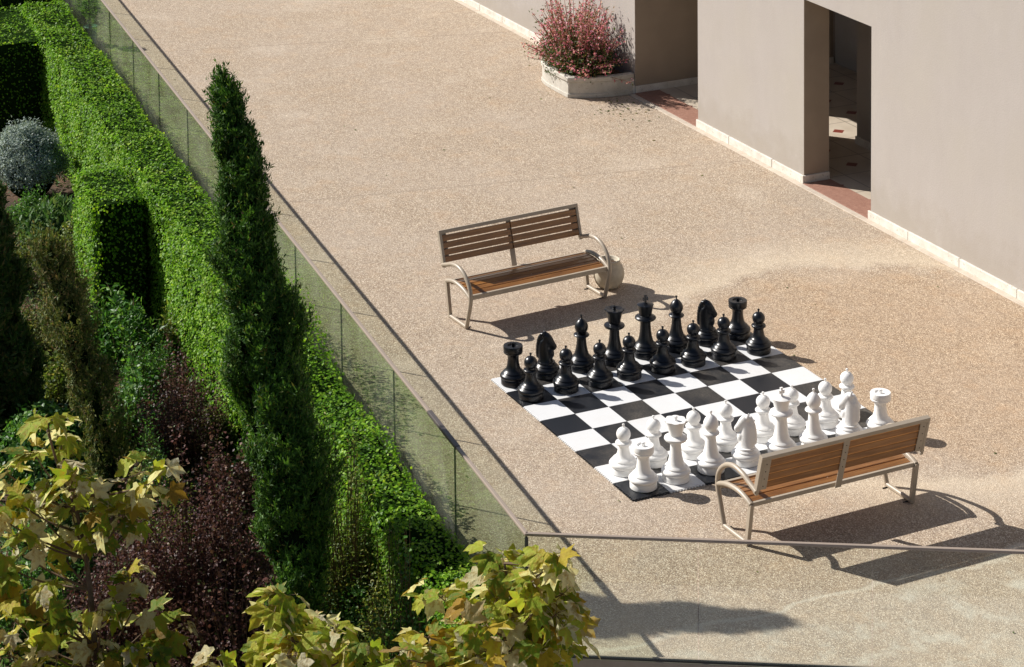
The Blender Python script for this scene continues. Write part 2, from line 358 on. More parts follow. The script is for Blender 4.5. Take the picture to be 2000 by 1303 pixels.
M['edge'] = simple('glass_edge', (.09,.12,.09), .3, .1)
M['curb'] = mat_stone('painted_curb', (.30,.245,.195), (.37,.31,.25), 5, .8)
M['lime'] = mat_stone('limewash', (.62,.60,.60), (.74,.72,.72), 3, .9)
M['black'] = simple('black_plastic', (.0045,.0055,.0085), .32, .25, 9, .10, .5)
M['white'] = simple('white_plastic', (.86,.85,.83), .42, .03, 5, .04, .5)
M['tile_b'] = mat_tile('black_mat_tile', (.004,.005,.008), (.013,.015,.020), (.20,.175,.14), .5)
M['tile_w'] = mat_tile('white_mat_tile', (.66,.67,.685), (.78,.785,.79), (.62,.58,.52), .35)
M['bark'] = mat_stone('bark', (.07,.045,.028), (.16,.11,.075), 18, .9)
M['twig'] = simple('twig', (.14,.085,.045), .8, .25, 10)
M['hedge'] = leafmat('hedge_leaf', [(0, (.055,.14,.008)), (.35, (.145,.31,.014)), (.75, (.25,.45,.02)), (1, (.42,.58,.05))], .42, .5, (.13,.28,.03), .25, (.56,.68,.5), True, False, (.30,.30,.05))
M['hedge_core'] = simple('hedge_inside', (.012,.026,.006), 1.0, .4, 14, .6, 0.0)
M['cyp'] = leafmat('cypress_spray', [(0, (.018,.055,.010)), (.5, (.050,.135,.016)), (.85, (.10,.22,.026)), (.96, (.16,.26,.035)), (1, (.18,.12,.04))], .28, .55, None, .25, (.75,.78,.7))
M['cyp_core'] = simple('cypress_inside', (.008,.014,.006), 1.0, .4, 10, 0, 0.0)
M['darkc'] = leafmat('dark_conifer_spray', [(0, (.02,.055,.014)), (.5, (.05,.11,.022)), (.85, (.09,.12,.035)), (1, (.17,.13,.06))], .25, .6, None, .2)
M['brownc'] = leafmat('dry_conifer_spray', [(0, (.035,.065,.015)), (.5, (.10,.135,.032)), (.82, (.18,.19,.055)), (1, (.26,.17,.08))], .25, .6, None, .2)
M['purple'] = leafmat('purple_leaf', [(0, (.030,.012,.012)), (.45, (.075,.030,.027)), (.68, (.14,.055,.045)), (.84, (.16,.085,.05)), (1, (.07,.115,.03))], .26, .5, (.10,.055,.06), .25)
M['redtwig'] = simple('red_twig', (.10,.035,.025), .7, .3, 10)
M['silver'] = leafmat('silver_leaf', [(0, (.17,.235,.225)), (.5, (.29,.36,.34)), (1, (.44,.50,.47))], .2, .6, None, .3)
M['juniper'] = leafmat('juniper_spray', [(0, (.035,.095,.025)), (.6, (.085,.18,.045)), (1, (.19,.26,.09))], .25, .55, None, .3)
M['olive'] = leafmat('olive_shrub', [(0, (.045,.085,.014)), (.5, (.115,.17,.026)), (.85, (.20,.25,.045)), (1, (.34,.30,.08))], .36, .5, None, .3)
M['fern'] = leafmat('fern_leaf', [(0, (.03,.10,.018)), (.6, (.07,.19,.028)), (1, (.16,.29,.05))], .36, .45, None, .4)
M['plane'] = leafmat('plane_tree_leaf', [(0, (.08,.14,.016)), (.30, (.21,.29,.026)), (.66, (.38,.43,.05)), (.76, (.42,.33,.03)), (.83, (.24,.13,.022)), (.89, (.50,.46,.28)), (1, (.64,.60,.46))], .42, .6, (.56,.55,.38), .2, None, True, True)
M['gaura_leaf'] = leafmat('gaura_leaf', [(0, (.03,.07,.02)), (.6, (.08,.13,.03)), (1, (.22,.13,.06))], .3, .5)
M['petal'] = leafmat('pink_petal', [(0, (.55,.13,.24)), (.25, (.55,.24,.27)), (.5, (.68,.20,.36)), (.74, (.76,.42,.52)), (.88, (.52,.27,.20)), (1, (.92,.80,.84))], .35, .7, None, .2)
M['redstem'] = leafmat('red_stem', [(0, (.20,.07,.05)), (.6, (.34,.13,.10)), (1, (.42,.24,.16))], .1, .7)
M['turq'] = simple('pale_blue_glaze', (.30,.50,.52), .3, .1, 6)

# ---------------------------------------------------------------- lines of the place
CORNER = np.array([14.16, -5.87]); LDIR = np.array([-1.0, .0984]); LDIR /= np.linalg.norm(LDIR)
FDIR = np.array([.503, .864]); FDIR /= np.linalg.norm(FDIR)
def LP(t, off=0.0):  # t squares along the long railing from the corner (away), off: towards the garden
    n = np.array([-.0979, -.9952]); return CORNER + LDIR*t + n*off
FO = np.array([.864, -.503])                       # outward from the front railing
def FPt(t, off=0.0): return CORNER + FDIR*t + FO*off
WALL_Y = 16.38

# ---------------------------------------------------------------- ground, terrace
o = MB().add([(-900,-900,-3.2),(900,-900,-3.2),(900,900,-3.2),(-900,900,-3.2)], [(0,1,2,3)]).build('ground', M['soil']); tag(o, kind='structure')
poly = [tuple(LP(0)), tuple(FPt(40)), (60, 30), (-110, 30), tuple(LP(110))]
slab = MB().prism([poly[0], poly[1], (FPt(40)[0], WALL_Y+14), (-110, WALL_Y+14), poly[4]], -0.9, 0.0)
o = slab.build('terrace', M['terrace']); tag(o, kind='structure')
# lower pale path outside the front railing
o = MB().obox(FPt(-3, 1.2), FPt(44, 1.2), -9, 0, -3.3, -3.05).build('path', M['lime']); tag(o, kind='structure')

# retaining walls / curbs that carry the railings
t = thing('retaining_wall', (*FPt(0), 0), 'beige rendered retaining wall with curb under the front glass railing', 'wall')
def rel(mb, base):
    b = np.array([base[0], base[1], base[2] if len(base) > 2 else 0.0]); mb.v = [v - b for v in mb.v]; return mb
rel(MB().obox(FPt(-.2, -.02), FPt(44, -.02), -.085, .14, .17, .54), FPt(0)).build('curb', M['curb'], t, bevel=.02)
rel(MB().obox(FPt(-.1, .03), FPt(44, .03), -.02, .10, -3.4, .168), FPt(0)).build('wall_face', M['lime'], t)
t = thing('garden_wall', (*LP(0), 0), 'beige curb wall under the long glass railing beside the hedge', 'wall')
rel(MB().obox(LP(-.12, .0), LP(110, .0), -.07, .16, -3.4, .50), LP(0)).build('curb', M['curb'], t, bevel=.02)

# ---------------------------------------------------------------- glass railings
def railing(name, P, o_unit, t0, t1, step, label, base):
    """P(t, off) -> point; panels between t0 and t1"""
    T = thing(name, (*base, 0), label, 'railing')
    H = 3.2
    rel(MB().obox(P(t0-.03), P(t1), -.048, .048, H-.065, H), base).build('handrail', M['rail'], T, bevel=.018)
    rel(MB().obox(P(t0), P(t1), -.035, .035, .49, .572), base).build('base_channel', M['seal'], T)
    t = t0; k = 0
    while t < t1 - .1:
        e = min(t + step, t1); mb = MB(); a, b = P(t+.012), P(e-.012); d = (b-a)/np.linalg.norm(b-a); n = np.array([-d[1], d[0]])*.018
        v = [(*(a-n), .55), (*(b-n), .55), (*(b+n), .55), (*(a+n), .55)]; v += [(x, y, H-.05) for x, y, z in v]
        mb.add(v, [(0,1,5,4), (2,3,7,6)], 0); mb.add(v, [(1,2,6,5), (3,0,4,7), (4,5,6,7), (3,2,1,0)], 1)
        pn = rel(mb, base).build('glass_panel', [M['glass'], M['edge']], T)
        t = e; k += 1
    return T
RL = railing('glass_railing', LP, None, .0, 91.0, 4.58, 'long green tinted glass railing between the clipped hedge and the terrace', LP(0))
RF = railing('glass_railing', FPt, None, .0, 42.36, 3.53, 'clear glass railing across the front in front of the near bench', FPt(0))
rel(MB().obox(LP(4.35), LP(6.4), -.062, .062, 3.12, 3.212), LP(0)).build('rail_sleeve', M['sleeve'], RL, bevel=.02)
rel(MB().box((CORNER[0]-.028, CORNER[1]-.028, .5), (CORNER[0]+.028, CORNER[1]+.028, 3.095)), LP(0)).build('corner_gasket', M['seal'], RL)

# ---------------------------------------------------------------- building
B = thing('building', (0, WALL_Y, 0), 'beige stucco building with two tall openings along the terrace', 'building')
base = (0, WALL_Y, 0)
O1 = (-21.75, -17.02); O2 = (-10.0, -6.05); TOPZ = 6.35; WT = 16.0; D2 = 1.0
def bb(x0, x1, z0, z1, y0=0.0, y1=D2): return MB().box((x0, y0, z0), (x1, y1, z1))
fw = MB()
# front wall as one skin with two openings
xs = [-110, O1[0], O1[1], O2[0], O2[1], 60]
for a, b_ in ((xs[0], xs[1]), (xs[2], xs[3]), (xs[4], xs[5])): fw.box((a, 0, 0), (b_, D2, TOPZ))
fw.box((xs[0], 0, TOPZ), (xs[5], D2, WT))
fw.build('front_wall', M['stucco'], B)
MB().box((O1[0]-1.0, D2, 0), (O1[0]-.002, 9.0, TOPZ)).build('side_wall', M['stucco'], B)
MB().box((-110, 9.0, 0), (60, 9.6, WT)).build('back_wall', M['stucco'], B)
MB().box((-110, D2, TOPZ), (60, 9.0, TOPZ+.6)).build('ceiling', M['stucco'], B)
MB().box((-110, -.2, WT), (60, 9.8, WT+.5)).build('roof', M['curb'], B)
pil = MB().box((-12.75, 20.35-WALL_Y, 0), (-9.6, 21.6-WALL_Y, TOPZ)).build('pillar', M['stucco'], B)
MB().box((-12.80, 20.30-WALL_Y, 0), (-9.55, 21.65-WALL_Y, .32)).build('plinth', M['plinth'], pil, bevel=.02)
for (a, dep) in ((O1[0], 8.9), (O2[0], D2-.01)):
    MB().box((a-.01, .004, .0), (a+.012, dep, TOPZ-.002)).build('reveal_shade', M['reveal_shade'], B)  # thin sheet over the stucco jamb, carries the painted shade
# plinth of separate stones with joints
rng = np.random.RandomState(3)
def plinth_run(x0, x1):
    mb = MB(); x = x0; k = 0
    while x < x1 - .05:
        L = min(2.55 + rng.uniform(-.5, .6), x1 - x)
        if x1 - x - L < .6: L = x1 - x
        mb.box((x + .012, -.07 - rng.uniform(0, .012), .0), (x + L - .012, -.001, .30 + rng.uniform(0, .012))); x += L
    return mb
for a, b_ in ((-80, O1[0]), (O1[1]-.04, O2[0]+.07), (O2[1]-.09, 40)): plinth_run(a, b_).build('plinth', M['plinth'], B, bevel=.015)
MB().box((O2[0], .0, .0), (O2[0]+.07, D2, .30)).build('plinth', M['plinth'], B, bevel=.015)
MB().box((O1[0], .0, .0), (O1[0]+.06, 8.9, .30)).build('plinth', M['plinth'], B, bevel=.015)
# flat kerb strip along the foot of the wall, red granite thresholds, tiled hall floor
tag(MB().box((-100, WALL_Y-.30, .0), (45, WALL_Y-.075, .035)).build('kerb', M['kerb'], bevel=.01), kind='structure')
for (a, b_) in (O1, O2):
    MB().box((a+.08, -.072, .004), (b_-.05, 1.0, .05)).build('threshold', M['terracotta'], B, bevel=.01)
MB().box((-60, 1.003, .004), (40, 8.98, .045)).build('floor', M['floor'], B)

# ---------------------------------------------------------------- planter with gaura
PB = (-23.4, 15.2, 0)
PL = thing('stone_planter', PB, 'low cast stone planter with rounded front built against the wall', 'planter')
out = catmull([(-25.35,16.36),(-25.35,15.2),(-25.2,14.4),(-24.9,14.0)], 3)[:-1] + catmull([(-24.9,14.0),(-24.3,13.86),(-23.4,13.84),(-22.42,13.86)], 3)[:-1] + catmull([(-22.42,13.86),(-22.05,14.6),(-21.82,15.4),(-21.78,16.36)], 4)
out = [(p[0], p[1]) for p in out]
cen = np.array([-23.5, 15.4])
inn = [tuple(cen + (np.array(p)-cen)*.86) if p[1] < 16.2 else (cen[0]+(p[0]-cen[0])*.86, p[1]) for p in out]
def ring(z0, z1, grow=0.0, lift=None):
    n = len(out); mb = MB(); oo = [tuple(np.array(p) + unit(np.array(p)-cen)*grow*(1 if p[1] < 16.2 else 0)) for p in out]
    v = [(*p, z0) for p in oo] + [(*p, z1) for p in oo] + [(*p, z1) for p in inn] + [(*p, z0) for p in inn]; f = []
    for i in range(n-1):
        for a in range(4):
            b2 = (a+1) % 4; f.append((a*n+i, a*n+i+1, b2*n+i+1, b2*n+i))
    f += [(0, n, 2*n, 3*n), (n-1, 4*n-1, 3*n-1, 2*n-1)]
    mb.add(v, f); return mb
rel(ring(0, .60), PB).build('body', M['planter'], PL, smooth=True, auto=40, bevel=.01)
rel(ring(.603, .80, .05), PB).build('rim', M['planter'], PL, smooth=True, auto=40, bevel=.04)
rel(ring(0, .16, .045), PB).build('foot', M['planter'], PL, smooth=True, auto=40, bevel=.02)
rel(MB().prism(inn, .2, .56), PB).build('soil', M['soil'], PL)
def stems_and_flowers():
    rng = np.random.RandomState(11)
    T = thing('flowering_bush', (-23.75, 14.95, .56), 'airy pink flowering bush spilling over the stone planter by the wall', 'bush')
    st = MB(); tips = []; lp = []; fp = []
    for k in range(520):
        a = rng.uniform(0, 2*math.pi); r0 = rng.uniform(0, 1.0)**.6; b0 = np.array([1.35*r0*math.cos(a), .8*r0*math.sin(a), 0])
        out_ = np.array([math.cos(a)*1.35, math.sin(a)*.95, 0])*rng.uniform(.1, 1.0); h = rng.uniform(.9, 3.3)*(1 - .42*np.linalg.norm(out_)/1.5)
        if rng.rand() < .30: out_ *= 1.35; h *= .40
        p1 = b0 + out_*.35 + np.array([0,0,h*.6]); p2 = b0 + out_*rng.uniform(.8, 1.2) + np.array([0,0,h])
        if p2[1] > 1.22: p2[1] = 1.22 - rng.uniform(0, .15)
        c = catmull([b0, p1, p2], 3)
        d = c
        st.tube(d, [.014]*(len(d)-1)+[.006], 3)
        for q in d[2:]:
            for _ in range(2): lp.append(q + rng.normal(0, .06, 3)*np.array([1,1,.6]))
        for u in np.linspace(.45, 1, 8):
            i = u*(len(d)-1); q = d[int(i)]*(1-i%1) + d[min(int(i)+1, len(d)-1)]*(i % 1)
            if rng.rand() < .62: fp.append(q + rng.normal(0, .07, 3))
    for k in range(9000):   # leafy lower dome
        a = rng.uniform(0, 2*math.pi); r = rng.uniform(0, 1)**.5; z = rng.uniform(0, 1.75)*(1-.5*r*r)
        lp.append(np.array([1.85*r*math.cos(a), 1.2*r*math.sin(a), z]))
    lp = np.array(lp); fp = np.array(fp)
    lp[:, 1] = np.minimum(lp[:, 1], 1.25); fp[:, 1] = np.minimum(fp[:, 1], 1.28)
    o = st.build('stems', M['redstem'], T)
    leaves('foliage', lp, np.tile([0,0,1.0], (len(lp), 1)), rng.uniform(.07, .15, len(lp)), M['gaura_leaf'], T, rng, SH_LEAF*np.array([.6,1,1]), jit=.9)
    ff = np.repeat(fp, 4, 0) + rng.normal(0, .022, (len(fp)*4, 3))
    leaves('flowers', ff, np.tile([0,-.3,1.0], (len(ff), 1)), rng.uniform(.045, .085, len(ff)), M['petal'], T, rng, SH_LEAF*np.array([1.2,1,1]), jit=1)
stems_and_flowers()

# ---------------------------------------------------------------- round pot behind the far bench
PT = thing('round_pot', (-4.66, 6.10, 0), 'round beige clay pot of soil behind the right end of the far bench', 'pot')
prof = [(.27,0),(.31,.02),(.40,.14),(.455,.30),(.468,.42),(.45,.55),(.40,.67),(.345,.745),(.34,.80),(.352,.83),(.34,.845),(.30,.845),(.285,.82),(.28,.70)]
MB().lathe(prof, 72, mod=lambda j, a: 1 + (.012*math.sin(a*36) if 1 < j < 8 else 0)).build('body', M['pot'], PT, smooth=True)
MB().lathe([(.278,.70),(.278,.715),(.2,.735),(.02,.74)], 32).build('soil', M['soil'], PT, smooth=True)

# ---------------------------------------------------------------- chess mat
CM = thing('chess_mat', (0, 0, 0), 'large black and white interlocking tile chessboard mat on the terrace', 'chessboard')
TH = .035
def tile_mesh(name, mat, left, near, right=False, back=False):
    mb = MB().box((.006, .006, .004), (.994, .994, TH))
    for k in range(12):
        c = (k+.5)/12
        if left: mb.box((c-.022, -.03, .004), (c+.022, .0055, TH*.7))
        if near: mb.box((.9945, c-.022, .004), (1.03, c+.022, TH*.7))
        if right: mb.box((c-.022, .9945, .004), (c+.022, 1.03, TH*.7))
    return mb.mesh(name, mat)
cache = {}
for i in range(8):
    for j in range(8):
        wh = (i + j) % 2 == 0; key = (wh, j == 0, i == 7, j == 7)
        if key not in cache: cache[key] = tile_mesh('tile', M['tile_w' if wh else 'tile_b'], j == 0, i == 7, j == 7)
        q = bpy.data.objects.new('tile', cache[key]); link(q, CM); q.location = Vector((i, j, rng.uniform(0, .004)))*S

# ---------------------------------------------------------------- chess pieces
def base_prof(f=.335, tor=.365):
    return [(f-.02,0),(f,.012),(f,.13),(f-.008,.15),(f-.022,.165),(tor-.02,.185),(tor,.215),(tor-.004,.25),(tor-.03,.285),(tor-.07,.305),(tor-.085,.32),(tor-.075,.335),(tor-.105,.37),(tor-.13,.385)]
def fin(z, r=.035):  # little knob on top
    return [(.02,z),(.018,z+.03),(r*.8,z+.045),(r,z+.065),(r*.8,z+.09),(.002,z+.10)]
def ball(zc, r, a0, a1, n=9, sq=1.0, tip=0.0):
    return [(r*math.cos(math.radians(a0+(a1-a0)*k/n)), zc + sq*r*math.sin(math.radians(a0+(a1-a0)*k/n))) for k in range(n+1)]
P = {}
P['pawn'] = base_prof() + [(.215,.40),(.185,.43),(.158,.50),(.143,.58),(.135,.65),(.135,.68),(.165,.70),(.198,.73),(.203,.755),(.19,.78),(.15,.795),(.125,.80),(.122,.815)] + ball(.965, .178, -48, 80) + fin(1.135)
P['rook'] = base_prof() + [(.23,.39),(.20,.43),(.175,.50),(.158,.60),(.150,.70),(.155,.78),(.185,.825),(.245,.855),(.255,.87),(.262,.90),(.250,.905),(.250,.94),(.262,.945),(.265,1.05),(.255,1.068),(.15,1.07),(.135,1.035),(.05,1.035),(.045,1.09),(.055,1.11),(.045,1.14),(.002,1.15)]
P['bishop'] = base_prof() + [(.23,.39),(.20,.44),(.165,.56),(.140,.70),(.130,.84),(.128,.90),(.15,.92),(.205,.945),(.218,.97),(.205,.995),(.15,1.015),(.125,1.02),(.13,1.05),(.165,1.10),(.187,1.17),(.183,1.24),(.155,1.31),(.105,1.375),(.05,1.42),(.022,1.43)] + fin(1.435)
P['queen'] = base_prof() + [(.23,.39),(.20,.44),(.165,.58),(.143,.74),(.135,.90),(.137,.96),(.17,.98),(.265,1.01),(.288,1.045),(.28,1.08),(.22,1.105),(.16,1.13),(.165,1.16),(.19,1.28),(.225,1.42),(.262,1.49),(.266,1.515),(.225,1.525),(.13,1.49),(.05,1.50),(.035,1.54),(.05,1.57),(.048,1.60),(.002,1.625)]
P['king'] = base_prof(.345, .375) + [(.24,.39),(.21,.44),(.175,.58),(.155,.74),(.145,.90),(.147,.99),(.18,1.01),(.27,1.045),(.295,1.08),(.285,1.115),(.22,1.145),(.175,1.17),(.178,1.20),(.20,1.32),(.222,1.43),(.235,1.46),(.20,1.475),(.10,1.50),(.05,1.515),(.002,1.52)]
def scallop(j, a, n, ks, amp): return 1 + (amp*abs(math.sin(a*n/2)) - amp*.5 if j in ks else 0)
def vox(mb, mat, name, size=.022):
    """merge overlapping sculpted volumes into one continuous surface"""
    me = mb.mesh(name, mat, True); o = bpy.data.objects.new(name, me); scene.collection.objects.link(o)
    r = o.modifiers.new('r', 'REMESH'); r.mode = 'VOXEL'; r.voxel_size = size*S; r.use_smooth_shade = True
    s = o.modifiers.new('s', 'SMOOTH'); s.iterations = 5; s.factor = .5
    dg = bpy.context.evaluated_depsgraph_get(); m2 = bpy.data.meshes.new_from_object(o.evaluated_get(dg)); m2.name = name
    m2.materials.clear(); m2.materials.append(mat); bpy.data.objects.remove(o); return m2
def loft(mb, secs, seg=16):
    """secs: (centre xz, half-depth along the path normal in xz, half-thickness y, angle of section plane)"""
    v = []; f = []
    for (x, z, a, t, ang) in secs:
        ca, sa = math.cos(math.radians(ang)), math.sin(math.radians(ang))
        for k in range(seg):
            th = 2*math.pi*k/seg; u = a*math.copysign(abs(math.cos(th))**.85, math.cos(th)); y = t*math.copysign(abs(math.sin(th))**.85, math.sin(th))
            v.append((x + u*ca, y, z + u*sa))
    n = len(secs)
    for i in range(n-1):
        for k in range(seg):
            k2 = (k+1) % seg; f.append((i*seg+k, i*seg+k2, (i+1)*seg+k2, (i+1)*seg+k))
    f.append(tuple(range(seg))[::-1]); f.append(tuple((n-1)*seg+k for k in range(seg))); mb.add(v, f)
def knight_head(mat):
    mb = MB()
    # neck rises from the base, arches back then forward (muzzle towards +x)
    loft(mb, [(0,.36,.235,.235,0),(-.01,.42,.225,.215,0),(-.02,.50,.215,.175,0),(-.035,.60,.205,.15,2),(-.05,.72,.195,.135,4),(-.06,.84,.185,.125,8),(-.06,.95,.18,.12,14),(-.04,1.06,.165,.115,24),(0,1.15,.13,.105,40),(.02,1.20,.08,.08,50)])
    # head: brow to muzzle, pointing forward and down
    loft(mb, [(-.06,1.17,.09,.09,60),(.0,1.13,.135,.115,62),(.07,1.07,.145,.115,60),(.14,1.0,.125,.10,58),(.20,.93,.098,.082,56),(.255,.875,.085,.078,56),(.29,.835,.075,.072,58),(.305,.815,.05,.05,58)])
    # jowl, chest crest, brow ridges, nostrils
    mb.sphere((.04, 0, .95), (.11,.105,.10)); mb.sphere((.12, 0, .66), (.13,.12,.17))
    for s in (-1, 1):
        mb.sphere((.085, s*.088, 1.08), (.045,.03,.035), 10, 8); mb.sphere((.265, s*.055, .885), (.03,.03,.028), 10, 8)
        loft(mb, [(-.07,1.18,.05,.035,20),(-.075,1.25,.036,.026,15),(-.065,1.32,.008,.008,10)], 8)
        mb.v[-1] = mb.v[-1] + np.array([0, s*.06, 0])
    # mane: overlapping locks down the back of the neck
    for k, (x, z, r) in enumerate([(-.15,1.19,.07),(-.20,1.11,.075),(-.235,1.02,.078),(-.25,.93,.08),(-.26,.84,.08),(-.265,.75,.082),(-.265,.66,.085),(-.26,.58,.08)]):
        mb.sphere((x+.02, 0, z), (r, .075, r*.95), 12, 8)
    mb.sphere((-.02, 0, 1.235), (.07,.035,.06), 10, 8)
    return vox(mb, mat, 'horse_head')
pm = {}
for colr in ('black', 'white'):
    mt = M[colr]
    for k in P:
        mod = None
        if k == 'queen': mod = lambda j, a: scallop(j, a, 8, (29,30,31), .14)
        if k == 'rook': mod = lambda j, a: 1.0
        mb = MB().lathe(P[k], 48, mod=mod)
        pm[colr, k] = mb.mesh(k, mt, True, 50)
    # cross of the king
    mb = MB(); mb.prism([(-.028,-.02),(.028,-.02),(.028,.02),(-.028,.02)], 1.50, 1.58)
    cr = [(-.03,1.53),(.03,1.53),(.022,1.59),(.075,1.572),(.075,1.668),(.022,1.65),(.035,1.73),(-.035,1.73),(-.022,1.65),(-.075,1.668),(-.075,1.572),(-.022,1.59)]
    v = [(-.028, x, z) for x, z in cr] + [(.028, x, z) for x, z in cr]; n = len(cr)
    mb2 = MB().add(v, [tuple(range(n))[::-1], tuple(range(n, 2*n))] + [(i, (i+1) % n, n+(i+1) % n, n+i) for i in range(n)])
    pm[colr, 'cross'] = mb2.mesh('cross', mt)
    pm[colr, 'kbase'] = MB().lathe(base_prof() + [(.245,.39),(.235,.42),(.12,.44)], 48).mesh('base', mt, True, 50)
    pm[colr, 'khead'] = knight_head(mt)
BACK = ['rook','knight','bishop','queen','king','bishop','knight','rook']
prng = random.Random(5)
# measured places on the board (x, y in squares)
BB = [(.55,.40),(.50,1.42),(.50,2.50),(.50,3.52),(.45,4.52),(.42,5.52),(.42,6.50),(.42,7.50)]
BP = [(1.58,.42),(1.56,1.48),(1.60,2.48),(1.52,3.42),(1.52,4.46),(1.52,5.42),(1.50,6.40),(1.60,7.46)]
WB = [(7.50,.55),(7.48,1.47),(7.42,2.50),(7.42,3.50),(7.40,4.55),(7.40,5.50),(7.42,6.55),(7.42,7.50)]
WP = [(6.55,.52),(6.45,1.42),(6.48,2.55),(6.45,3.50),(6.42,4.62),(6.38,5.50),(6.40,6.50),(6.12,7.35)]
def desc(colr, kind, j, row):
    side = 'far bench' if colr == 'black' else 'near bench'
    if kind == 'pawn':
        mates = {0:'corner rook at the railing end',1:'knight nearest the railing' if colr=='black' else 'queen',2:'bishop nearest the railing',3:'queen' if colr=='black' else 'knight nearest the railing',4:'king',5:'bishop nearest the wall end',6:'knight nearest the wall end',7:'corner rook at the wall end'}
        return '%s plastic pawn directly in front of the %s %s' % (colr, colr, mates[j])
    if kind in ('king', 'queen'):
        return ('tall %s plastic king with a cross on its crown' if kind == 'king' else '%s plastic queen with a scalloped open crown') % colr
    end = 'railing end of its row' if j < 4 else 'building end of its row'
    look = {'rook':'%s plastic rook with a flat drum top', 'knight':'%s plastic knight with a carved horse head', 'bishop':'%s plastic bishop with a pointed bulb head'}[kind] % colr
    return look + ', at the ' + end
def piece(colr, kind, x, y, j, facing):
    grp = '%s %s on the giant chessboard' % (colr, {'pawn':'pawns','rook':'rooks','knight':'knights','bishop':'bishops','queen':'queen','king':'king'}[kind])
    lab = desc(colr, kind, j, 0); z = TH + .006
    rot = facing + prng.uniform(-.12, .12)
    g = grp if kind not in ('queen', 'king') else None
    if kind in ('knight', 'king'):
        T = thing('chess_%s' % kind, (x, y, z), lab, 'chess piece', g, rot)
        names = (('base', 'kbase'), ('horse_head', 'khead')) if kind == 'knight' else (('body', 'king'), ('cross', 'cross'))
        for nm, key in names:
            q = link(bpy.data.objects.new(nm, pm[colr, key]), T)
            if nm == 'horse_head': q.scale = (.9, .9, .97)
    else:
        o = bpy.data.objects.new('chess_%s' % kind, pm[colr, kind]); link(o); o.location = Vector((x, y, z))*S; o.rotation_euler = (0, 0, rot)
        tag(o, lab, 'chess piece', g)
WBACK = ['rook','queen','bishop','knight','king','bishop','knight','rook']
for j in range(8):
    piece('black', BACK[j], *BB[j], j, .85 if BACK[j] == 'knight' else 0.0); piece('black', 'pawn', *BP[j], j, 0.0)
    piece('white', WBACK[j], *WB[j], j, math.pi + (.75 if WBACK[j] == 'knight' else 0)); piece('white', 'pawn', *WP[j], j, math.pi)

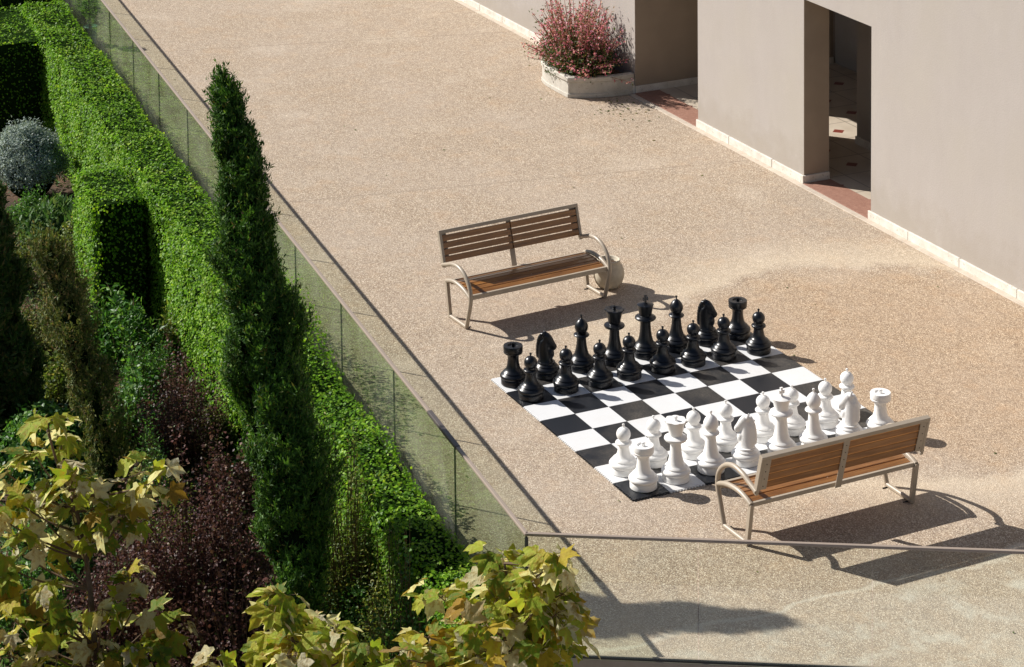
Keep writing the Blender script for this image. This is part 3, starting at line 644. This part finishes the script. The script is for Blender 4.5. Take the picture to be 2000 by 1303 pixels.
# ---------------------------------------------------------------- benches
def make_bench(label):
    T = thing('park_bench', (0,0,0), label, 'bench', 'slatted park benches at the chessboard')
    HL = 2.33; r = .062
    leg = catmull([(.99,.05),(1.06,.25),(1.15,.52),(1.24,.80),(1.265,1.02),(1.22,1.24),(1.06,1.45),(.82,1.61),(.52,1.685),(.18,1.65),(-.10,1.55),(-.40,1.45)], 5)
    seatc = catmull([(-.17,1.045),(.02,1.11),(.30,1.165),(.62,1.155),(.92,1.10),(1.24,.98)], 4)
    for s in (-1, 1):
        y = s*HL; mb = MB()
        mb.tube([(u, y, z) for u, z in leg], r, 12); mb.tube([(u, y, z) for u, z in seatc], r, 12)
        mb.tube([(.02,y,.056),(1.0,y,.056)], r*.95, 12)
        # rear leg: flat bar
        v = []
        for (u, z) in ((.0,.02),(-.17,1.05)):
            v += [(u-.055, y-.05, z), (u+.055, y-.05, z), (u+.055, y+.05, z), (u-.055, y+.05, z)]
        mb.add(v, [(3,2,1,0),(4,5,6,7),(0,1,5,4),(1,2,6,5),(2,3,7,6),(3,0,4,7)])
        fr = mb.build('side_frame', M['bench'], T, smooth=True, auto=40)
        for u in (.1, .93): MB().tube([(u, y-s*.17, .012), (u, y, .012)], .016, 6).build('anchor_bolt', M['seal'], fr)
    # seat frame rails
    def zc(u):
        for (a, b_) in zip(seatc[:-1], seatc[1:]):
            if a[0] <= u <= b_[0]: return a[1] + (b_[1]-a[1])*(u-a[0])/(b_[0]-a[0])
        return seatc[-1][1] if u > 1 else seatc[0][1]
    mb = MB()
    mb.box((-.16,-HL,.975), (-.08,HL,1.075)); mb.box((1.12,-HL,.90), (1.21,HL,1.035))
    for y in (-HL+.09, 0, HL-.09):
        pts = [(u, y, zc(u)-.075) for u in np.linspace(-.1, 1.14, 8)]; mb.tube(pts, .032, 6)
    mb.build('seat_frame', M['bench'], T, smooth=True, auto=40, bevel=.008)
    mb = MB(); n = 6; u0, u1 = -.06, 1.10; wd = (u1-u0)/n
    for k in range(n):
        a = u0 + k*wd + .015; b_ = a + wd - .030; za, zb = zc(a)-.035, zc(b_)-.035; y0, y1 = -HL+.065, HL-.065
        v = [(a,y0,za-.09),(b_,y0,zb-.09),(b_,y1,zb-.09),(a,y1,za-.09),(a,y0,za),(b_,y0,zb),(b_,y1,zb),(a,y1,za)]
        mb.add(v, [(3,2,1,0),(4,5,6,7),(0,1,5,4),(1,2,6,5),(2,3,7,6),(3,0,4,7)])
    mb.build('seat', M['wood'], T, bevel=.012)
    # back
    b0, b1 = np.array([-.385, 1.42]), np.array([-.665, 2.39]); L = np.linalg.norm(b1-b0); bd = (b1-b0)/L; bn = np.array([bd[1], -bd[0]])   # bn: forward normal
    def bp(s_, d): return b0 + bd*s_ + bn*d
    def slab_(mb, s0, s1, d0, d1, y0, y1):
        c = [bp(s0,d0), bp(s0,d1), bp(s1,d1), bp(s1,d0)]
        v = [(q[0], y0, q[1]) for q in c] + [(q[0], y1, q[1]) for q in c]
        mb.add(v, [(0,1,2,3),(7,6,5,4),(1,0,4,5),(2,1,5,6),(3,2,6,7),(0,3,7,4)])
    bf = MB()
    slab_(bf, L-.105, L, -.03, .10, -HL-.03, HL+.03)
    for s in (-1, 1):
        a, b_ = sorted((s*(HL+.03), s*(HL-.055))); slab_(bf, -.05, L-.1055, -.03, .10, a, b_)
        a, b_ = sorted((s*(HL-.0555), s*(HL-.24))); slab_(bf, .08, L-.1055, -.028, -.004, a, b_)
    slab_(bf, -.42, L-.1055, -.028, -.004, -.085, .085)
    bfo = bf.build('back_frame', M['bench'], T, bevel=.01)
    bme = MB().sphere((0, 0, 0), .014, 8, 6).mesh('bolt', M['seal'])
    for k in range(4):
        for y in (-HL+.13, 0, HL-.13):
            q = bp(.185 + k*.205, -.03); bo = link(bpy.data.objects.new('bolt', bme), bfo); bo.location = Vector((q[0], y, q[1]))*S
    mb = MB()
    for k in range(4):
        s0 = .088 + k*.2
        for (y0, y1) in ((-HL+.06, -.012), (.012, HL-.06)): slab_(mb, s0, s0+.168, .0, .085, y0, y1)
    mb.build('backrest', M['wood'], T, bevel=.01)
    return T
b1 = make_bench('slatted wooden park bench beyond the black chess pieces, its seat facing the camera')
b2 = copy_tree(b1); b2['label'] = 'slatted wooden park bench behind the white pieces, its back to the camera'
b1.location = Vector((-4.70, 3.155, 0))*S; b1.rotation_euler = (0, 0, math.atan2(.33, 4.73))
b2.location = Vector((11.03, 3.63, 0))*S; b2.rotation_euler = (0, 0, math.pi + math.atan2(.12, 4.58))

# ---------------------------------------------------------------- hedges
def box_surface_points(rng, x0, x1, y0, y1, z0, z1, n, faces=('t','-y','+y','+x','-x')):
    A = {'t':(x1-x0)*(y1-y0),'-y':(x1-x0)*(z1-z0),'+y':(x1-x0)*(z1-z0),'+x':(y1-y0)*(z1-z0),'-x':(y1-y0)*(z1-z0)}
    tot = sum(A[f] for f in faces); P_, N_ = [], []
    for f in faces:
        k = int(n*A[f]/tot); u, v = rng.rand(k), rng.rand(k)
        if f == 't': p = np.c_[x0+u*(x1-x0), y0+v*(y1-y0), np.full(k, z1)]; nn = (0,0,1)
        if f == '-y': p = np.c_[x0+u*(x1-x0), np.full(k, y0), z0+v*(z1-z0)]; nn = (0,-1,.25)
        if f == '+y': p = np.c_[x0+u*(x1-x0), np.full(k, y1), z0+v*(z1-z0)]; nn = (0,1,.25)
        if f == '+x': p = np.c_[np.full(k, x1), y0+u*(y1-y0), z0+v*(z1-z0)]; nn = (1,0,.25)
        if f == '-x': p = np.c_[np.full(k, x0), y0+u*(y1-y0), z0+v*(z1-z0)]; nn = (-1,0,.25)
        P_.append(p); N_.append(np.tile(nn, (k, 1)))
    return np.concatenate(P_), np.concatenate(N_).astype(float)
def hedge(label, p, q, w0, w1, z0, z1, dens, seed, size=(.055,.112), faces=('t','-y','+x','-x','+y'), lumps=.10, w1b=None, rise=()):
    """clipped hedge along the line p->q; local x along, local y from w0 (terrace side) down to -w1 (garden side)"""
    rng = np.random.RandomState(seed); p = np.array(p, float); q = np.array(q, float); d = q - p; L = np.linalg.norm(d); ang = math.atan2(d[1], d[0])
    T = thing('clipped_hedge', (*p, z0), label, 'hedge', None, ang)
    w1b = w1 if w1b is None else w1b
    area = L*(w1-w0) + L*(z1-z0)*2; n = int(area*dens*4.2)
    P_, N_ = box_surface_points(rng, 0, L, 0, 1, 0, z1-z0, n, faces)
    # local y 0..1 maps between the terrace face (-w0) and the garden face (-w1..-w1b)
    wf = w1 + (w1b-w1)*P_[:, 0]/L; P_[:, 1] = -wf + P_[:, 1]*(wf-w0)
    lum = np.array([noise.noise(Vector((x*.55+seed, y*.8, z*.8)))*1.4 + noise.noise(Vector((x*1.9+seed, y*2, z*2)))*.7 for x, y, z in P_])
    kp = np.array([noise.noise(Vector((x*1.3+9, y*1.6, z*1.5+seed))) > -.5 for x, y, z in P_]) | (rng.rand(len(P_)) < .25)
    P_, N_, lum, wf = P_[kp], N_[kp], lum[kp], wf[kp]
    P_ += N_*(lum*lumps)[:, None] + rng.normal(0, .035, P_.shape) - N_*np.abs(rng.normal(0, .045, len(P_)))[:, None] + N_*.02
    for (tc_, tw_, th_) in rise:
        k = np.clip(1 - np.abs(P_[:, 0]-tc_)/tw_, 0, 1); P_[:, 2] += th_*k*(.55 + .9*rng.rand(len(P_)))*np.clip((P_[:, 2]-(z1-z0-.5))/.5, 0, 1)
    # rounded shoulders
    ez = np.clip((P_[:, 2]-(z1-z0-.25))/.25, 0, 1); ey = np.clip((-P_[:, 1]-(wf-.25))/.25, 0, 1); P_[:, 2] -= .12*ez*ey; P_[:, 1] += .10*ez*ey
    leaves('foliage', P_, N_ + np.array([0,0,.35]), rng.uniform(size[0], size[1], len(P_)), M['hedge'], T, rng, SH_LEAF*np.array([1.15,1,1]), jit=.55)
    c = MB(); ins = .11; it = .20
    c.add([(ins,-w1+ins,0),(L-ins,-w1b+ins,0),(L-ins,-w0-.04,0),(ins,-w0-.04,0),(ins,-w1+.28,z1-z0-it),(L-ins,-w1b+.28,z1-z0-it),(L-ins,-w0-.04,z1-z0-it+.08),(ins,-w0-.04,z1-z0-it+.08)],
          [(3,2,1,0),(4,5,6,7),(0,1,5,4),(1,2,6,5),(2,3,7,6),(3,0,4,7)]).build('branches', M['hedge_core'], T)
    return T
# (the line runs from far to near, garden on its right side -> local -y)
hedge('long clipped green hedge running beside the whole glass railing', LP(55.5, 0), LP(-1.1, 0), .22, 2.03, -3.2, 1.27, 62, 1, w1b=1.30, rise=((38.6, 4.2, 1.15), (46.5, 3, .3)))
hedge('short clipped hedge block jutting into the garden, dark shaded side facing the camera', LP(33.6, 2.0), LP(30.0, 2.0), .0, 1.62, -3.2, 1.0, 66, 2)
hedge('clipped hedge block at the left edge above the silver bush, bright top and shaded side', LP(56, 2.0), LP(50.2, 2.0), .0, 3.6, -3.2, 1.1, 60, 4)
hedge('far bright clipped hedge at the top left corner of the garden', LP(76, 0), LP(56.8, 0), .12, 4.4, -3.2, 1.75, 50, 5, lumps=.38)

# ---------------------------------------------------------------- cypress-like columns
def conifer(name, label, rows, zbase, tipdepth, mat, core, n, seed, blade=(.13,.26), clump=14, corek=.72, base_px=None, cat='tree', rough=.22, group=None, droop=0, tuft=.3, rs=1.0):
    """rows: (v, u_left, u_right) photo rows from the tip down; the axis leans through space from base to tip"""
    rng = np.random.RandomState(seed); rows = sorted(rows, key=lambda r: -r[0])
    bpx = base_px or ((rows[0][1]+rows[0][2])/2, rows[0][0]); Bp = G(*bpx, zbase); d0 = DEPTH(Bp); d1 = tipdepth
    T = thing(name, Bp, label, cat, group); ax = []
    v0, v1 = rows[0][0], rows[-1][0]
    for (v, a, b_) in rows:
        f = (v0-v)/(v0-v1); d = d0 + (d1-d0)*f; c = AT((a+b_)/2, v, d); r = (b_-a)/2*d/FPX*rs; ax.append((c - Bp, r))
    C_ = np.array([a[0] for a in ax]); Rr = np.array([a[1] for a in ax]); seglen = np.linalg.norm(np.diff(C_, axis=0), axis=1)
    wts = np.concatenate([[0], np.cumsum(seglen*(Rr[1:]+Rr[:-1]+.3))]); wts /= wts[-1]
    m_ = n
    u = rng.rand(m_); i = np.clip(np.searchsorted(wts, u) - 1, 0, len(Rr)-2); f = (u - wts[i])/(wts[i+1]-wts[i]+1e-9)
    c = C_[i]*(1-f)[:, None] + C_[i+1]*f[:, None]; r = Rr[i]*(1-f) + Rr[i+1]*f; th = rng.uniform(0, 2*math.pi, m_)
    dirn = np.c_[np.cos(th), np.sin(th), np.zeros(m_)]
    nz = np.array([noise.noise(Vector((a*1.1+seed, b2*1.1, z*.9)))*1.3 + noise.noise(Vector((a*2.7+seed, b2*2.7, z*2.2)))*.8 for a, b2, z in (c + dirn*r[:, None])])
    rr = r*(1 - rough*.6 + rough*nz - np.abs(rng.normal(0, .12, m_)))
    cp = c + dirn*rr[:, None]
    dn = np.repeat(dirn, clump, 0); tl = np.repeat(tuft*rng.uniform(.5, 1.3, m_), clump)*rng.rand(m_*clump)
    tax = unit(np.repeat(dirn*.42 + np.array([0,0,1.0-droop]) + rng.normal(0,.22,(m_,3)), clump, 0)); pos = np.repeat(cp, clump, 0) + tax*tl[:, None] + rng.normal(0, .035, (m_*clump, 3))*(1.35 - tl/tuft)[:, None]
    up = dn*.55 + np.array([0,0,1.0 - droop])
    leaves('crown', pos, dn + np.array([0,0,.2]), rng.uniform(*blade, len(pos)), mat, T, rng, SH_BLADE*np.array([1.05,1,1]), up=up, jit=.6)
    co = MB(); co.tube([tuple(q) for q in C_], [max(.02, x*corek) for x in Rr], 14); k_ = co.build('branches', core, T, smooth=True)
    MB().tube([(0,0,-.1), tuple(C_[1]*.5), tuple(C_[2])], [.17,.14,.11], 10).build('trunk', M['bark'], T, smooth=True)
    return T
big = [(158,430,437),(180,422,452),(200,417,474),(220,416,484),(250,420,496),(275,424,505),(300,426,524),(330,428,520),(360,424,524),(400,418,528),(450,416,540),(500,414,554),(550,416,562),(600,418,585),(650,420,602),(700,426,612),(750,434,622),(800,444,636),(850,456,648),(900,466,656),(950,480,657),(1000,488,655),(1050,494,652),(1100,505,650),(1150,520,642),(1200,540,630)]
tipP = np.array([4.8, -9.2, 10.3])
conifer('cypress_tree', 'tall dark green cypress leaning left in front of the hedge', big + [(1270,545,628),(1360,555,630),(1470,570,628)], -3.2, 57.5, M['cyp'], M['cyp_core'], 7600, 7, corek=.60, base_px=(606,1530), blade=(.07,.16), clump=22, rough=.52, tuft=.42, rs=.91)
conifer('cypress_tree', 'dark cypress cut off by the left edge of the photo', [(380,-40,0),(440,-60,16),(520,-70,38),(600,-75,55),(680,-80,72),(760,-80,84),(830,-80,92),(900,-70,90)], -3.2, DEPTH(G(-10, 900, -3.2))-.6, M['darkc'], M['cyp_core'], 2600, 8, base_px=(10, 900), clump=18, tuft=.4, rough=.5, corek=.45)
conifer('conifer_tree', 'thin brownish conifer with sparse dry foliage left of the purple shrub', [(470,74,96),(500,68,128),(560,72,166),(620,84,184),(680,98,200),(740,114,218),(800,130,234),(860,146,250),(920,160,262),(980,176,258),(1040,186,250)], -3.2, DEPTH(G(215, 980, -3.2))-.8, M['brownc'], M['hedge_core'], 1500, 9, blade=(.07,.17), clump=18, corek=.34, rough=.7, base_px=(220, 1040), tuft=.45)

# ---------------------------------------------------------------- bushes
def bush(name, label, px, radii, mat, n, seed, core=True, shape=SH_LEAF, size=(.07,.14), z=-3.2, clump=6, cat='shrub', group=None, spiky=0.0, corem=None, cz=.55, depthoff=0, spread=.09, corek=.8, lift=.7):
    rng = np.random.RandomState(seed); b = G(*px, z); T = thing(name, b, label, cat, group); rx, ry, rz = radii
    v = rng.normal(0, 1, (n, 3)); v = unit(v); v[:, 2] = np.abs(v[:, 2])*1.0 - .35*rng.rand(n); v = unit(v)
    nz = np.array([noise.noise(Vector(tuple(q*2.1 + seed)))*.9 + noise.noise(Vector(tuple(q*5 + seed)))*.6 for q in v])
    r = 1 + .30*nz*(1 if not spiky else 1.3) - np.abs(rng.normal(0, .14, n)); P_ = v*r[:, None]*np.array([rx, ry, rz]) + np.array([0,0,rz*cz])
    pos = np.repeat(P_, clump, 0) + rng.normal(0, spread, (n*clump, 3)); vn = np.repeat(v, clump, 0); pos[:, 2] = np.maximum(pos[:, 2], .02)
    up = vn*.8 + np.array([0,0,lift])
    leaves('foliage', pos, vn + np.array([0,0,.3]), rng.uniform(*size, len(pos)), mat, T, rng, shape, up=up, jit=.7)
    if core:
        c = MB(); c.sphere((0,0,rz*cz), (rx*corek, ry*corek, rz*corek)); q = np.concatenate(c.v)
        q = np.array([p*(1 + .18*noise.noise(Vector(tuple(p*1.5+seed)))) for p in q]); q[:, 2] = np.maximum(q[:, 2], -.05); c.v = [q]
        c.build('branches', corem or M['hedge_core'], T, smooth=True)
    else:
        st = MB()
        for k in range(26):
            a = rng.uniform(0, 2*math.pi); e = np.array([rx*.8*math.cos(a)*rng.rand(), ry*.8*math.sin(a)*rng.rand(), rz*(cz+.75)]); st.tube(catmull([(0,0,0), e*.45 + rng.normal(0,.05,3), e], 3), .018, 4)
        st.build('branches', M['twig'], T)
    return T
LF = SH_LEAF; NL = SH_LEAF*np.array([.5,1,1])
bush('silver_bush', 'clipped round silver grey bush at the left edge', (60,388), (1.30,1.30,1.55), M['silver'], 4200, 21, shape=NL, size=(.07,.13), cz=.80, clump=5, cat='bush')
bush('juniper_shrub', 'spreading feathery green juniper below the silver bush', (112,475), (1.5,1.2,.85), M['juniper'], 1100, 25, shape=SH_BLADE*np.array([1.3,1,1]), size=(.2,.38), clump=7, cz=.5, spread=.08)
bush('dark_shrub', 'dark low shrub with tiny pink flowers right of the cypress foot', (722,1330), (1.3,1.2,1.6), M['fern'], 1200, 30, size=(.06,.12), clump=6, cz=.5, corem=M['cyp_core'], corek=.7)
bush('yellow_green_shrub', 'small yellowish green shrub left of the shaded hedge block', (160,520), (.55,.6,.95), M['olive'], 420, 31, size=(.08,.15), clump=6, cz=.7)
bush('orange_shrub', 'small shrub with rusty orange leaves below the shaded hedge block', (195,610), (.6,.6,.6), M['brownc'], 420, 32, size=(.07,.13), clump=6, cz=.6)
bush('green_shrub', 'green shrub behind the leaves of the left plane tree', (95,960), (1.5,1.3,1.4), M['fern'], 1300, 35, size=(.1,.19), clump=6, cz=.6)
bush('green_shrub', 'low green shrub on red soil at the far left under the top hedge', (15,75), (.9,.9,1.2), M['juniper'], 600, 37, size=(.1,.2), clump=6, cz=.6)
def shoot_bush(name, label, px, rad, h, n, mat, seed, size=(.07,.13), per=26, z=-3.2, twig=None, core=.0, lean=(0,0), cat='shrub', shape=LF, twr=.016, flare=1.0, corem=None):
    rng = np.random.RandomState(seed); b = G(*px, z); T = thing(name, b, label, cat); tw = MB(); pos = []; up = []
    for k in range(n):
        a = rng.uniform(0, 2*math.pi); q = rng.rand()**.55; d = np.array([math.cos(a), math.sin(a), 0]); hh = h*(1 - .45*q*q)*rng.uniform(.55, 1.08)*(1 + .28*math.sin(a*2 + seed) + .16*math.sin(a*5 + seed*2))
        p0 = d*rad*.30*q; p3 = d*rad*q*flare*rng.uniform(.8, 1.15) + np.array([lean[0]*hh/h, lean[1]*hh/h, hh]); p1 = p0*.7 + p3*.3 + np.array([0,0,hh*.08]) + rng.normal(0,.06,3); p2 = p0*.3 + p3*.7 + rng.normal(0,.09,3)
        c = np.array(catmull([p0, p1, p2, p3], 4)); tw.tube(list(c), list(np.linspace(twr, twr*.3, len(c))), 4)
        for u in rng.uniform(.18, 1.0, per):
            i = u*(len(c)-1); j = min(int(i), len(c)-2); q_ = c[j]*(1-(i-j)) + c[j+1]*(i-j); s_ = rng.normal(0, 1, 3)*.10*(1.25-u*.6); pos.append(q_ + s_); up.append(unit(s_ + 1e-4) + np.array([0,0,.6]))
    tw.build('branches', twig or M['twig'], T)
    leaves('foliage', pos, np.tile([0,0,1.0], (len(pos), 1)), rng.uniform(*size, len(pos)), mat, T, rng, shape, up=np.array(up), jit=.8)
    return T
shoot_bush('purple_shrub', 'upper dark purple leaved shrub with reddish twigs between the conifer and the cypress', (352,925), 1.55, 3.4, 120, M['purple'], 22, size=(.055,.10), per=64, twig=M['redtwig'])
shoot_bush('purple_shrub', 'large dark purple leaved shrub at the foot of the tall cypress', (400,1340), 2.05, 4.7, 400, M['purple'], 23, size=(.055,.105), per=95, twig=M['redtwig'])
shoot_bush('purple_shrub', 'sparse purple shrub mostly hidden behind the left plane tree leaves', (262,1290), 1.7, 3.6, 200, M['purple'], 122, size=(.055,.11), per=70, twig=M['redtwig'])
shoot_bush('purple_shrub', 'low purple shrub beside the lower left side of the cypress', (455,1030), 1.15, 2.0, 90, M['purple'], 24, size=(.07,.13), per=40, twig=M['redtwig'])
shoot_bush('olive_shrub', 'olive green twiggy shrub right of the tall cypress below the hedge', (728,1290), .8, 3.9, 170, M['olive'], 29, size=(.07,.14), per=46, shape=NL)
shoot_bush('fern_bush', 'bright green arching ferny bush under the shaded hedge block', (245,700), 1.25, 1.9, 90, M['fern'], 27, size=(.14,.30), per=34, shape=NL, flare=1.25)
shoot_bush('grassy_shrub', 'small soft olive green shrub at the foot of the hedge', (332,705), .6, 1.3, 80, M['olive'], 28, size=(.12,.24), per=22, shape=SH_BLADE*np.array([1.2,1,1]))
shoot_bush('feathery_shrub', 'loose dry yellowish shrub left of the brown conifer', (105,700), 1.5, 2.6, 120, M['brownc'], 92, size=(.09,.18), per=40, shape=NL)
shoot_bush('green_shrub', 'loose green shrub between the left edge cypress and the brown conifer', (120,830), 1.2, 2.6, 110, M['olive'], 33, size=(.09,.17), per=40)
shoot_bush('green_shrub', 'mid green shrub between the brown conifer and the upper purple shrub', (268,880), 1.0, 2.4, 100, M['fern'], 34, size=(.09,.17), per=36)
for (nm, lab, px, r_, h_, n_, mk, sd_, shp) in (
    ('green_shrub', 'mid green shrub growing through the top of the large purple shrub', (335,1180), .8, 3.4, 100, 'olive', 221, NL),
    ('juniper_shrub', 'slim bright green conifer shrub between the two taller purple shrubs', (300,1075), .5, 3.2, 80, 'fern', 222, NL),
    ('olive_shrub', 'tall olive shrub filling the gap between the cypress and the near hedge', (678,1320), .95, 5.2, 210, 'olive', 201, NL),
    ('dark_green_shrub', 'dark green leafy shrub at the bottom between hedge end and yellow plane leaves', (815,1480), 1.15, 3.9, 190, 'fern', 202, LF),
    ('olive_shrub', 'olive twiggy shrub against the hedge foot near the railing corner', (770,1400), .9, 4.2, 170, 'olive', 203, NL),
    ('green_shrub', 'leafy green shrub directly below the grey ball bush', (60,455), 1.0, 1.4, 110, 'fern', 204, LF),
    ('feathery_shrub', 'feathery olive shrub at the left margin between grey ball and brown conifer', (35,560), 1.1, 1.8, 110, 'olive', 205, NL),
    ('reddish_shrub', 'thin reddish brown shrub among green plants left of the shaded hedge block', (125,575), 1.0, 1.9, 90, 'brownc', 206, NL),
    ('fern_bush', 'dark green ferny bush behind the upper purple shrub', (290,770), 1.0, 1.7, 100, 'fern', 207, NL),
    ('reddish_shrub', 'small rusty shrub at the hedge foot beside the upper purple shrub', (425,880), .6, 1.3, 70, 'brownc', 208, LF),
    ('green_shrub', 'soft green shrub in front of the large purple shrub at left', (300,1010), .7, 1.9, 90, 'juniper', 209, NL),
    ('olive_shrub', 'olive shrub at the left margin above the plane tree', (15,760), 1.0, 1.8, 110, 'olive', 210, NL),
    ('dark_green_shrub', 'dark green shrub under the lower leaves of the left plane tree', (60,1260), 1.6, 2.4, 190, 'fern', 211, LF),
    ('dark_green_shrub', 'dark green shrub behind the middle of the left plane tree', (110,1110), 1.5, 2.2, 170, 'juniper', 212, LF),
    ('purple_shrub', 'purple shrub at the bottom edge below the tall cypress', (480,1420), 1.5, 3.2, 200, 'purple', 213, LF)):
    shoot_bush(nm, lab, px, r_, h_, n_, M[mk], sd_, size=(.06,.13), per=44, shape=shp)
# low ground cover in the bed
rg = np.random.RandomState(50); n = 40000
uv = np.c_[rg.uniform(-60, 760, n), rg.uniform(-30, 1500, n)]; gp = np.array([G(a, b_, -3.2) for a, b_ in uv])
keep = np.array([noise.noise(Vector((p[0]*.35, p[1]*.35, 3.3))) > -.22 for p in gp]) & ((gp[:, 1]) < -5.2 - (gp[:, 0]-14)*.0984)
gp = gp[keep]; gp[:, 2] += rg.uniform(0, .28, len(gp))
o = leaves('ground_cover', gp, np.tile([0,0,1.0], (len(gp), 1)), rg.uniform(.10, .24, len(gp)), M['juniper'], None, rg, NL, up=np.tile([0,0,.8], (len(gp), 1)), jit=.8)
tag(o, 'low green ground cover on the garden soil', 'ground cover', kind='stuff')

rg = np.random.RandomState(55); fl = np.c_[rg.normal(-20.6, 1.3, 90), rg.normal(15.0, .7, 90), np.full(90, .012)]; fl = fl[fl[:, 1] < 16.0]; fl = fl[(fl[:, 0] > -21.5) | (fl[:, 1] < 13.6)]
f2 = np.array([(*LP(t_, -o_), .012) for t_, o_ in zip(rg.uniform(0, 60, 120), np.abs(rg.normal(.8, .7, 120)) + .25)]); f3 = np.c_[rg.uniform(-30, 18, 40), rg.uniform(-3, 15, 40), np.full(40, .012)]
fl = np.concatenate([fl, f2, f3]); o = leaves('leaf_litter', fl, np.tile([0,0,1.0], (len(fl), 1)), rg.uniform(.05,.13,len(fl)), M['brownc'], None, rg, jit=.25)
tag(o, 'small dry fallen leaves scattered on the terrace paving', 'leaf litter', kind='stuff')
# potted topiary at the far end
b_ = G(178, 86)
TP = thing('potted_topiary', b_, 'small potted topiary with round green head in a pale blue pot behind the glass railing', 'potted plant')
MB().lathe([(.18,0),(.21,.03),(.27,.68),(.30,.74),(.27,.78),(.24,.70)], 28).build('pot', M['turq'], TP, smooth=True, auto=50)
MB().tube([(0,0,.6),(0,0,1.2)], .04, 8).build('stem', M['bark'], TP)
rg = np.random.RandomState(61); v = unit(rg.normal(0, 1, (1500, 3)))
leaves('crown', v*np.array([.36,.36,.34])*(rg.uniform(.8, 1.08, (1500, 1))) + np.array([0,0,1.52]), v, rg.uniform(.08,.15,1500), M['fern'], TP, rg, jit=.5)

# ---------------------------------------------------------------- plane trees in the foreground
def plane_tree(label, root, trunk_px, clusters, seed, dd=0.0, per=8, size=(.55,.95)):
    rng = np.random.RandomState(seed); root = np.array(root, float); d0 = DEPTH(root)
    T = thing('plane_tree', root, label, 'tree', 'young plane trees in the foreground')
    tr = [root] + [AT(u, v, d0 + dd*k) for k, (u, v) in enumerate(trunk_px)]
    tr = [q - root for q in tr]; cur = catmull(tr, 5)
    MB().tube(cur, list(np.linspace(.085, .022, len(cur))), 8).build('trunk', M['bark'], T, smooth=True)
    tw = MB(); pos = []; nr = []; up = []
    cur = np.array(cur)
    for (u, v) in clusters:
        c = AT(u, v, d0 + rng.uniform(-.9, .9)) - root
        # branch leaves the trunk below the cluster
        cand = cur[cur[:, 2] < c[2] - .25]
        s0 = cand[-1] if len(cand) else cur[0]
        if len(cand) > 6: s0 = cand[-1 - rng.randint(0, 4)]
        mid = s0*.45 + c*.55 + np.array([0,0,-.10]); tw.tube(catmull([s0, mid, c], 4), list(np.linspace(.032, .012, 9)), 5)
        for k in range(per):
            o_ = rng.normal(0, 1, 3)*np.array([.19,.19,.15]); q = c + o_; tw.tube([c, c + o_*.6, q], .006, 3)
            pos.append(q); outw = unit(o_ + 1e-3); nr.append(np.array([0,0,1.0]) + outw*.7 + rng.normal(0,.5,3)); up.append(outw*np.array([1,1,.3]) + np.array([0,0,-.35]))
    tw.build('branches', M['twig'], T)
    leaves('crown', pos, nr, rng.uniform(*size, len(pos)), M['plane'], T, rng, SH_MAPLE, F_MAPLE, up=np.array(up), jit=.35)
    return T
rootL = G(190, 1500, -3.2)
plane_tree('yellowing plane tree filling the lower left corner', rootL, [(187,1303),(172,1120),(150,1000),(120,930),(92,840)],
  [(92,818),(120,858),(70,892),(20,930),(150,905),(100,950),(40,985),(185,965),(140,1000),(272,925),(292,945),(235,968),(250,1000),(200,1008),(60,1048),(110,1060),(160,1062),(12,1060),(15,1110),(255,1120),(50,1170),(100,1150),(30,1215),(120,1205),(200,1190),(262,1188),(300,1215),(330,1235),(170,1245),(70,1250),(20,1280),(110,1285),(200,1270),(250,1262),(290,1275),(150,1300),(232,1300),(60,1300),(-20,1000),(-20,1150),(145,960),(75,1000)], 71, per=9, size=(.34,.62))
rootM = G(640, 1800, -3.2)
plane_tree('low yellow plane tree at the bottom between the purple shrub and the hedge', rootM, [(625,1600),(615,1440),(600,1330),(575,1260),(550,1180)],
  [(545,1165),(530,1190),(560,1205),(548,1235),(600,1228),(585,1255),(635,1258),(655,1240),(560,1280),(520,1262),(610,1285),(660,1285),(700,1268),(540,1300),(425,1285),(640,1305),(590,1300)], 72, per=9, size=(.34,.6))
rootR = np.array([17.0, -6.3, -3.2])
plane_tree('plane tree with green and gold leaves in front of the railing corner', rootR, [(1000,1420),(1002,1300),(1000,1180),(985,1100)],
  [(972,1092),(1000,1108),(985,1130),(1085,1085),(1060,1118),(1100,1122),(1040,1140),(955,1140),(862,1168),(935,1172),(970,1172),(1010,1172),(1060,1165),(1100,1160),(1105,1195),(1085,1200),(1040,1200),(990,1205),(940,1205),(835,1245),(895,1232),(930,1240),(980,1240),(1030,1238),(1080,1235),(1105,1240),(1090,1268),(1050,1272),(1000,1275),(950,1272),(900,1268),(850,1278),(800,1290),(870,1300),(930,1300),(1080,1292),(770,1285)], 73, per=9, size=(.34,.62))
